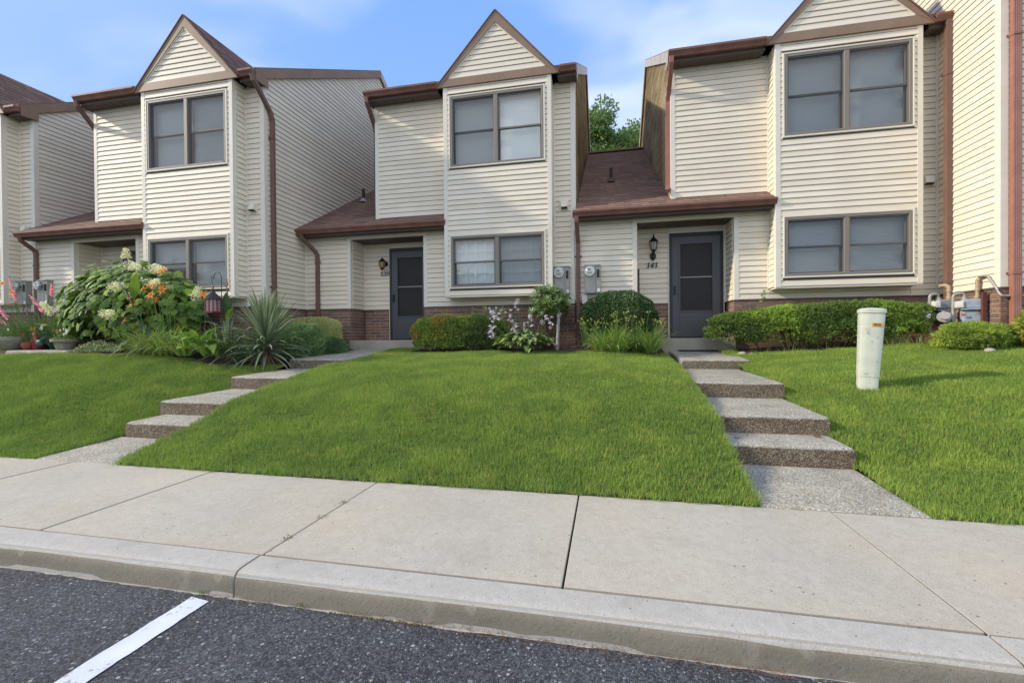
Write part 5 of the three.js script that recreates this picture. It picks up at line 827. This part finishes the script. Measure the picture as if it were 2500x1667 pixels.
// ---------------------------------------------------------------- utilities at the corner
{ // telecom pedestal, leaning a little
  const R = 2.78, P = 5.56, t = thing('utility_pedestal', 'pale green plastic utility pedestal with an orange number tag on the lawn', 'pedestal', [R, G(R, P) - .03, -P]); t.rotation.set(.0, -.25, -.05);
  const col = (w0, d0, w1, d1, y0, y1, cr) => { const ring = (w, d, y) => { const p = []; for (let k = 0; k < 24; k++) { const a = k / 24 * 6.2832, c = Math.cos(a), s = Math.sin(a), q = 5, m = Math.pow(Math.pow(Math.abs(c), q) + Math.pow(Math.abs(s), q), -1 / q); p.push([c * m * w / 2, y, s * m * d / 2]); } return p; }; const A = ring(w0, d0, y0), B = ring(w1, d1, y1), m = new MB(); for (let k = 0; k < 24; k++) { const j = (k + 1) % 24; m.quad(A[j], A[k], B[k], B[j]); if (k > 0 && k < 23) m.tri(B[0], B[k + 1], B[k]); } return uvm(toCreasedNormals(m.geo(), .7)); };
  mesh('base', col(.178, .165, .18, .168, 0, .15), mats.pedestal, t); const b = mesh('cover', merge([col(.188, .176, .222, .205, .145, .845)]), mats.pedestal, t); mesh('cap', merge([col(.236, .22, .238, .222, .835, .872), col(.238, .222, .2, .18, .872, .884), col(.2, .18, .06, .05, .884, .893)]), mats.pedestal, t);
  const z = .1015, tg = mesh('number_tag', rboxG(-.012, .075, .69, .727, z - .004, z + .003, .001, 1), std({ color: lin(.62, .3, .05), roughness: .6 }), t); const dg = digits('968', .03, .002); const f2 = mesh('tag_digit', dg, mats.black, tg); f2.position.set(.0315, .694, z + .002); f2.scale.x = .95;
}
// gas meters on the side wall of house 4 and the front of house 3
function gasMeter(label, x, y, z, ry, kind) {
  const t = thing('gas_meter', label, 'gas meter', [x, y, z], ry, 'gas meters in the corner'), m = mats.meterGray;
  if (kind) { mesh('meter_body', merge([rboxG(-.12, .12, -.02, .13, -.085, .085, .03, 3), rboxG(-.135, .135, -.035, -.012, -.1, .1, .01, 2), cylG(.062, .058, [-.06, -.035, 0], [-.06, -.26, 0], 20), cylG(.062, .058, [.06, -.035, 0], [.06, -.26, 0], 20), rboxG(-.11, .11, -.22, -.04, -.06, .06, .03, 2)]), std({ map: m.map, color: lin(.95, 1.02, 1.12), roughness: .45 }), t); }
  else { mesh('meter_body', merge([rboxG(-.12, .12, -.02, .13, -.08, .08, .02, 2), rboxG(-.13, .13, -.05, -.025, -.09, .09, .008, 1), new THREE.CylinderGeometry(.115, .115, .19, 24).rotateX(Math.PI / 2).scale(1.0, 1, .9).translate(0, -.14, 0)]), m, t); }
  mesh('index_plate', rboxG(-.19, -.1, .0, .1, -.03, .11, .008, 1), mats.ivory, t); mesh('index_face', rboxG(-.175, -.115, .03, .085, .108, .114, .002, 1), mats.muntin, t);
  mesh('sticker', rboxG(-.13, -.08, -.12, -.09, .1, .112, .001, 1), std({ color: lin(.4, .06, .04), roughness: .6 }), t);
  mesh('inlet_pipe', merge([tubeG([[-.2, -.4, .02], [-.2, -.05, .02], [-.2, .16, .02], [-.185, .205, .02], [-.14, .22, .02], [-.08, .21, .0], [-.07, .12, 0]], .022, 10, 40), cylG(.036, .036, [-.07, .13, 0], [-.07, .165, 0], 12)]), mats.galv, t);
  mesh('outlet_pipe', merge([cylG(.026, .026, [.07, .12, 0], [.07, kind ? .36 : .3, 0], 12), cylG(.04, .04, [.07, .14, 0], [.07, .18, 0], 8), cylG(.036, .036, [.07, .25, 0], [.07, .28, 0], 8), tubeG(kind ? [[.07, .34, 0], [.07, .4, 0], [.1, .445, .0], [.17, .45, .02], [.26, .45, .06]] : [[.07, .28, 0], [.07, .33, -.01], [.05, .36, -.05], [.04, .36, -.14]], .026, 10, 24)]), mats.rust, t);
  mesh('valve', merge([rboxG(-.225, -.175, -.2, -.12, -.01, .05, .01, 2), cylG(.02, .03, [-.2, -.3, .02], [-.2, -.4, .02], 10)]), mats.galv, t);
  const reg = mesh('regulator', merge([new THREE.CylinderGeometry(.085, .085, .022, 28).rotateX(1.25).rotateZ(.4).translate(-.31, -.13, .06), new THREE.CylinderGeometry(.06, .045, .07, 20).rotateX(1.25).rotateZ(.4).translate(-.31, -.12, .1), cylG(.022, .022, [-.2, -.12, .02], [-.3, -.14, .05], 10), new THREE.CylinderGeometry(.03, .03, .06, 14).translate(-.31, -.07, .05)]), kind ? mats.galv : mats.chrome, t); return t;
}
gasMeter('older drum shaped gas meter with a round regulator, beside the hedge', 5.2, .42 + E, -8.28, 0, 0); gasMeter('pale blue twin tank gas meter against the sunlit brick', 5.36, .4 + E, -7.98, -.35, 1);
// pipe crossing the brick of house 4
tag(mesh('gas_pipe', merge([tubeG([[5.42, .86 + E, -7.93], [5.44, .86 + E, -7.86], [5.45, .84 + E, -7.8], [5.455, .62 + E, -7.64]], .017, 8, 20), tubeG([[5.455, .62 + E, -7.65], [5.47, .545 + E, -7.6], [5.53, .54 + E, -7.605], [5.75, .54 + E, -7.605]], .016, 8, 20)]), mats.galv, scene), 'grey gas pipe running down and round the brick corner', 'pipe');
tag(mesh('pipe_bracket', boxG(5.4, 5.45, .1 + E, .62 + E, -7.86, -7.82), std({ color: lin(.12, .04, .03), roughness: .8 }), scene), 'rusty upright bracket behind the pale gas meter', 'bracket');
// ---------------------------------------------------------------- trees behind the row and across the parking lot
function tree(label, R, P, y0, H, crown, n, leafL, dark, light, group) {
  const t = thing('tree', label, 'tree', [R, y0, -P], 0, group), st = [], f = new Foliage(), sd = Math.floor(rnd() * 999);
  st.push(cylG(H * .028, H * .016, [0, -.2, 0], [H * .01, H * .55, 0], 10)); const ends = [];
  for (let k = 0; k < 64; k++) { const d = rdir(), q = V3(d.x * crown[0] * rr(.35, .85), crown[3] + d.y * crown[1] * rr(.3, .85), d.z * crown[2] * rr(.35, .85)); ends.push(q); const b = V3(H * .008, H * rr(.25, .5), 0); if (k < 20) st.push(tubeG([b.toArray(), b.clone().lerp(q, .5).add(V3(0, H * .03, 0)).toArray(), q.toArray()], H * .006, 6, 8)); }
  const per = Math.floor(n / ends.length);
  for (const q of ends) { const rad = Math.min(crown[0], crown[1]) * rr(.26, .44); for (let k = 0; k < per; k++) { const d = rdir(), p = q.clone().addScaledVector(d, rad * Math.pow(rnd(), .4) * (.7 + .6 * fbm(d.x * 3 + sd, d.y * 3 + d.z * 2, 2, 0, 5))), a = d.clone().add(rdir()).normalize(); f.leaf(p, a, perp(a), leafL * rr(.7, 1.3), leafL * rr(.5, .8), vary(mixc(dark, light, rnd()), .2)); } }
  mesh('crown', f.geo(), mats.leaf, t); mesh('trunk', merge(st), mats.bark, t); return t;
}
tree('tall broadleaf tree rising behind the roofs beside the middle house', -.55, 26, 0, 14.9, [2.3, 3.9, 2.3, 10.8], 34000, .17, [.05, .11, .025], [.19, .29, .07], 'trees behind the row');
tree('rounder broadleaf tree behind the entry roof between two houses', 1.9, 30, 0, 15.3, [2.6, 3.4, 2.4, 11.9], 34000, .17, [.05, .105, .025], [.17, .27, .065], 'trees behind the row');
tree('low tree filling the gap just above the entry roof', .9, 23, 0, 9.6, [3.2, 2.0, 2.0, 7.8], 14000, .18, [.05, .11, .025], [.19, .29, .06], 'trees behind the row');
// trees on the far side of the lot: mirrored in the lower windows
for (const [k, [R, P, H]] of [[-14.5, -29, 9], [-10.5, -31, 7.5], [-46, -27, 9.5], [-52, -29, 8.5]].entries()) tree(['first', 'second', 'third', 'fourth'][k] + ' of the trees across the parking lot, seen only mirrored in the lower windows', R, P, -.2, H, [H * .36, H * .34, H * .36, H * .62], 7000, .34, [.03, .06, .02], [.08, .13, .04], 'trees across the parking lot');

// ---------------------------------------------------------------- turf
{
  // one tuft: blades of several heights
  const f = new Foliage(); for (let k = 0; k < 26; k++) { const a = rr(0, 6.28), r = Math.sqrt(rnd()) * .036, p = rr(.75, 1.5); f.blade(V3(Math.cos(a) * r, -.004, Math.sin(a) * r), rr(0, 6.28), p, rr(.028, .058), .0042, rr(4, 16), vary([1, 1, 1], .22), 2, vary([1.15, 1.12, .95], .1), .1); }
  const g = f.geo();
  const inView = (R, P) => { const c = Math.cos(.21074), s = Math.sin(.21074), x = R * c + P * s, z = -R * s + P * c; return z > 1.5 && Math.abs(x) < z * 1.24 + .9; };
  const bedP = (R) => R < -5.4 ? (R < -6.2 ? 6.1 : lerp(6.1, 6.62, clamp((R + 6.2) / .8))) : R < 1 ? (R < -3.75 ? 8.75 : 7.92) : R < 2.2 ? 8.5 : R < 4.5 ? 7.98 : R < 5.4 ? lerp(7.98, 7.62, (R - 4.5) / .9) : 7.55;
  const pts = [], st = .034;
  const regions = [[-12.5, -5.405], [-4.425, .995], [1.975, 7]];
  for (const [r0, r1] of regions) for (let R = r0; R < r1; R += st) for (let P = 3.21; P < 8.8; P += st) {
    const x = R + rr(-.5, .5) * st, p = P + rr(-.5, .5) * st; if (x < r0 - .012 || x > r1 + .012 || p < 3.195 || p > bedP(x) + (vn(x * 6, 1, 0, 9) - .5) * .12 || !inView(x, p)) continue;
    if (x > 2.68 && x < 2.88 && Math.abs(p - 5.56) < .09) continue; if (x < -9.45 && x > -11 && p > 6.15) continue;
    pts.push([x, p]);
  }
  const M = new THREE.InstancedMesh(g, new THREE.MeshPhysicalMaterial({ vertexColors: true, transmission: .3, thickness: 0, roughness: .8, side: THREE.DoubleSide }), pts.length); M.name = 'grass'; M.castShadow = M.receiveShadow = true; stuff(M);
  const m4 = new THREE.Matrix4(), q = new THREE.Quaternion(), col = new THREE.Color();
  pts.forEach(([R, P], i) => {
    const n1 = fbm(R * 1.1, P * 1.1, 3, 0, 71), n2 = fbm(R * 4 + 9, P * 4, 3, 0, 75), edge = P < 3.27 ? 1.0 : 1;
    const s = rr(.75, 1.2) * (.8 + .45 * n2) * edge; q.setFromEuler(new THREE.Euler(rr(-.25, .25), rr(0, 6.28), rr(-.25, .25))); m4.compose(V3(R, G(R, P) - .006, -P), q, V3(s, s * (.85 + .35 * n1), s)); M.setMatrixAt(i, m4);
    const y = smooth(.35, .75, n2) * .7 + rnd() * .3, dry = rnd() < .05 ? .5 : 0; col.setRGB(lerp(lerp(.128, .205, y), .4, dry), lerp(lerp(.208, .29, y), .36, dry), lerp(lerp(.027, .042, y), .1, dry)); M.setColorAt(i, col);
  });
  tag(M, 'short mown green grass covering the front lawns', 'grass'); scene.add(M); console.log('tufts', pts.length);
}
// taller weeds at the hedge foot and by the meters
{ const f = new Foliage(); for (const [R, P, n] of [[4.35, 7.95, 60], [4.6, 7.85, 60], [4.75, 7.8, 30], [2.9, 7.93, 22], [2.5, 7.95, 14], [3.4, 7.95, 14], [-5.2, 8.75, 14]]) strapClump(f, V3(R, G(R, P), -P), n, .2, .007, 1, 4, [[.2, .26, .06], [.3, .3, .1], [.14, .22, .04]], .18, [.7, 1.5]); const m = stuff(mesh('weed', f.geo(), mats.leaf, scene)); tag(m, 'straggling pale weeds along the foot of the long hedge', 'weeds'); }
// pine needles and twigs caught along the kerb, fallen leaves on the steps
{ const f = new Foliage(); for (let k = 0; k < 900; k++) { const x = lerp(-1.9, 1.3, rnd()), w = fbm(x * 3, 5, 3, 0, 3); if (w < .46) continue; const d = V3(rr(-1, 1), rr(0, .25), rr(-.5, .5)).normalize(); f.leaf(V3(x, -.119 + rnd() * .01, -1.805 + rr(-.004, .035) * 1), d, perp(d), rr(.01, .04), .0022, vary([.16, .08, .045], .4)); } tag(stuff(mesh('needle_litter', f.geo(), mats.leaf, scene)), 'brown pine needles and twigs gathered at the foot of the kerb', 'litter');
  const dl = (label, R, Y, P, s) => { const q = new Foliage(); q.broad(V3(0, 0, 0), rr(0, 6), .25, .06 * s, .035 * s, 6, [.26, .09, .03], [.2, .8, 1, .7, 0], [.2, .07, .03], .5); const m = mesh('dead_leaf', q.geo(), mats.leaf, scene); m.position.set(R, Y + E + .004, -P); tag(m, label, 'leaf'); };
  dl('curled rust brown leaf near the grass on the lowest step', 1.12, -.915, 4.3, .8); dl('larger rust brown leaf at the lawn end of the lowest step', 1.86, -.912, 4.42, 1.3);
  const mo = new Foliage(); for (let k = 0; k < 500; k++) { const x = rr(-1.25, -.75), d = rdir(); d.y = Math.abs(d.y); mo.leaf(V3(x, -.122, -1.80 + rr(-.004, .004)), d, perp(d), .008, .005, vary([.06, .1, .02], .3)); } for (const [x, p] of [[-1.95, 1.815], [-1.4, 1.82], [-1.78, 2.5], [-1.79, 2.75], [-1.78, 2.2], [1.2, 3.21]]) for (let k = 0; k < 26; k++) { const d = V3(rr(-.7, .7), 1, rr(-.7, .7)).normalize(); mo.leaf(V3(x + rr(-.03, .03), p < 2 ? -.12 : -.01, -p + rr(-.03, .03)), d, perp(d), rr(.012, .03), .004, vary([.12, .16, .04], .3)); } tag(stuff(mesh('moss', mo.geo(), mats.leaf, scene)), 'moss and tiny weeds growing in the pavement joints', 'moss');
}
for (const h of [h0, h1, h2, h3, h4]) flushBoards(h);
renderer.render(scene, camera);
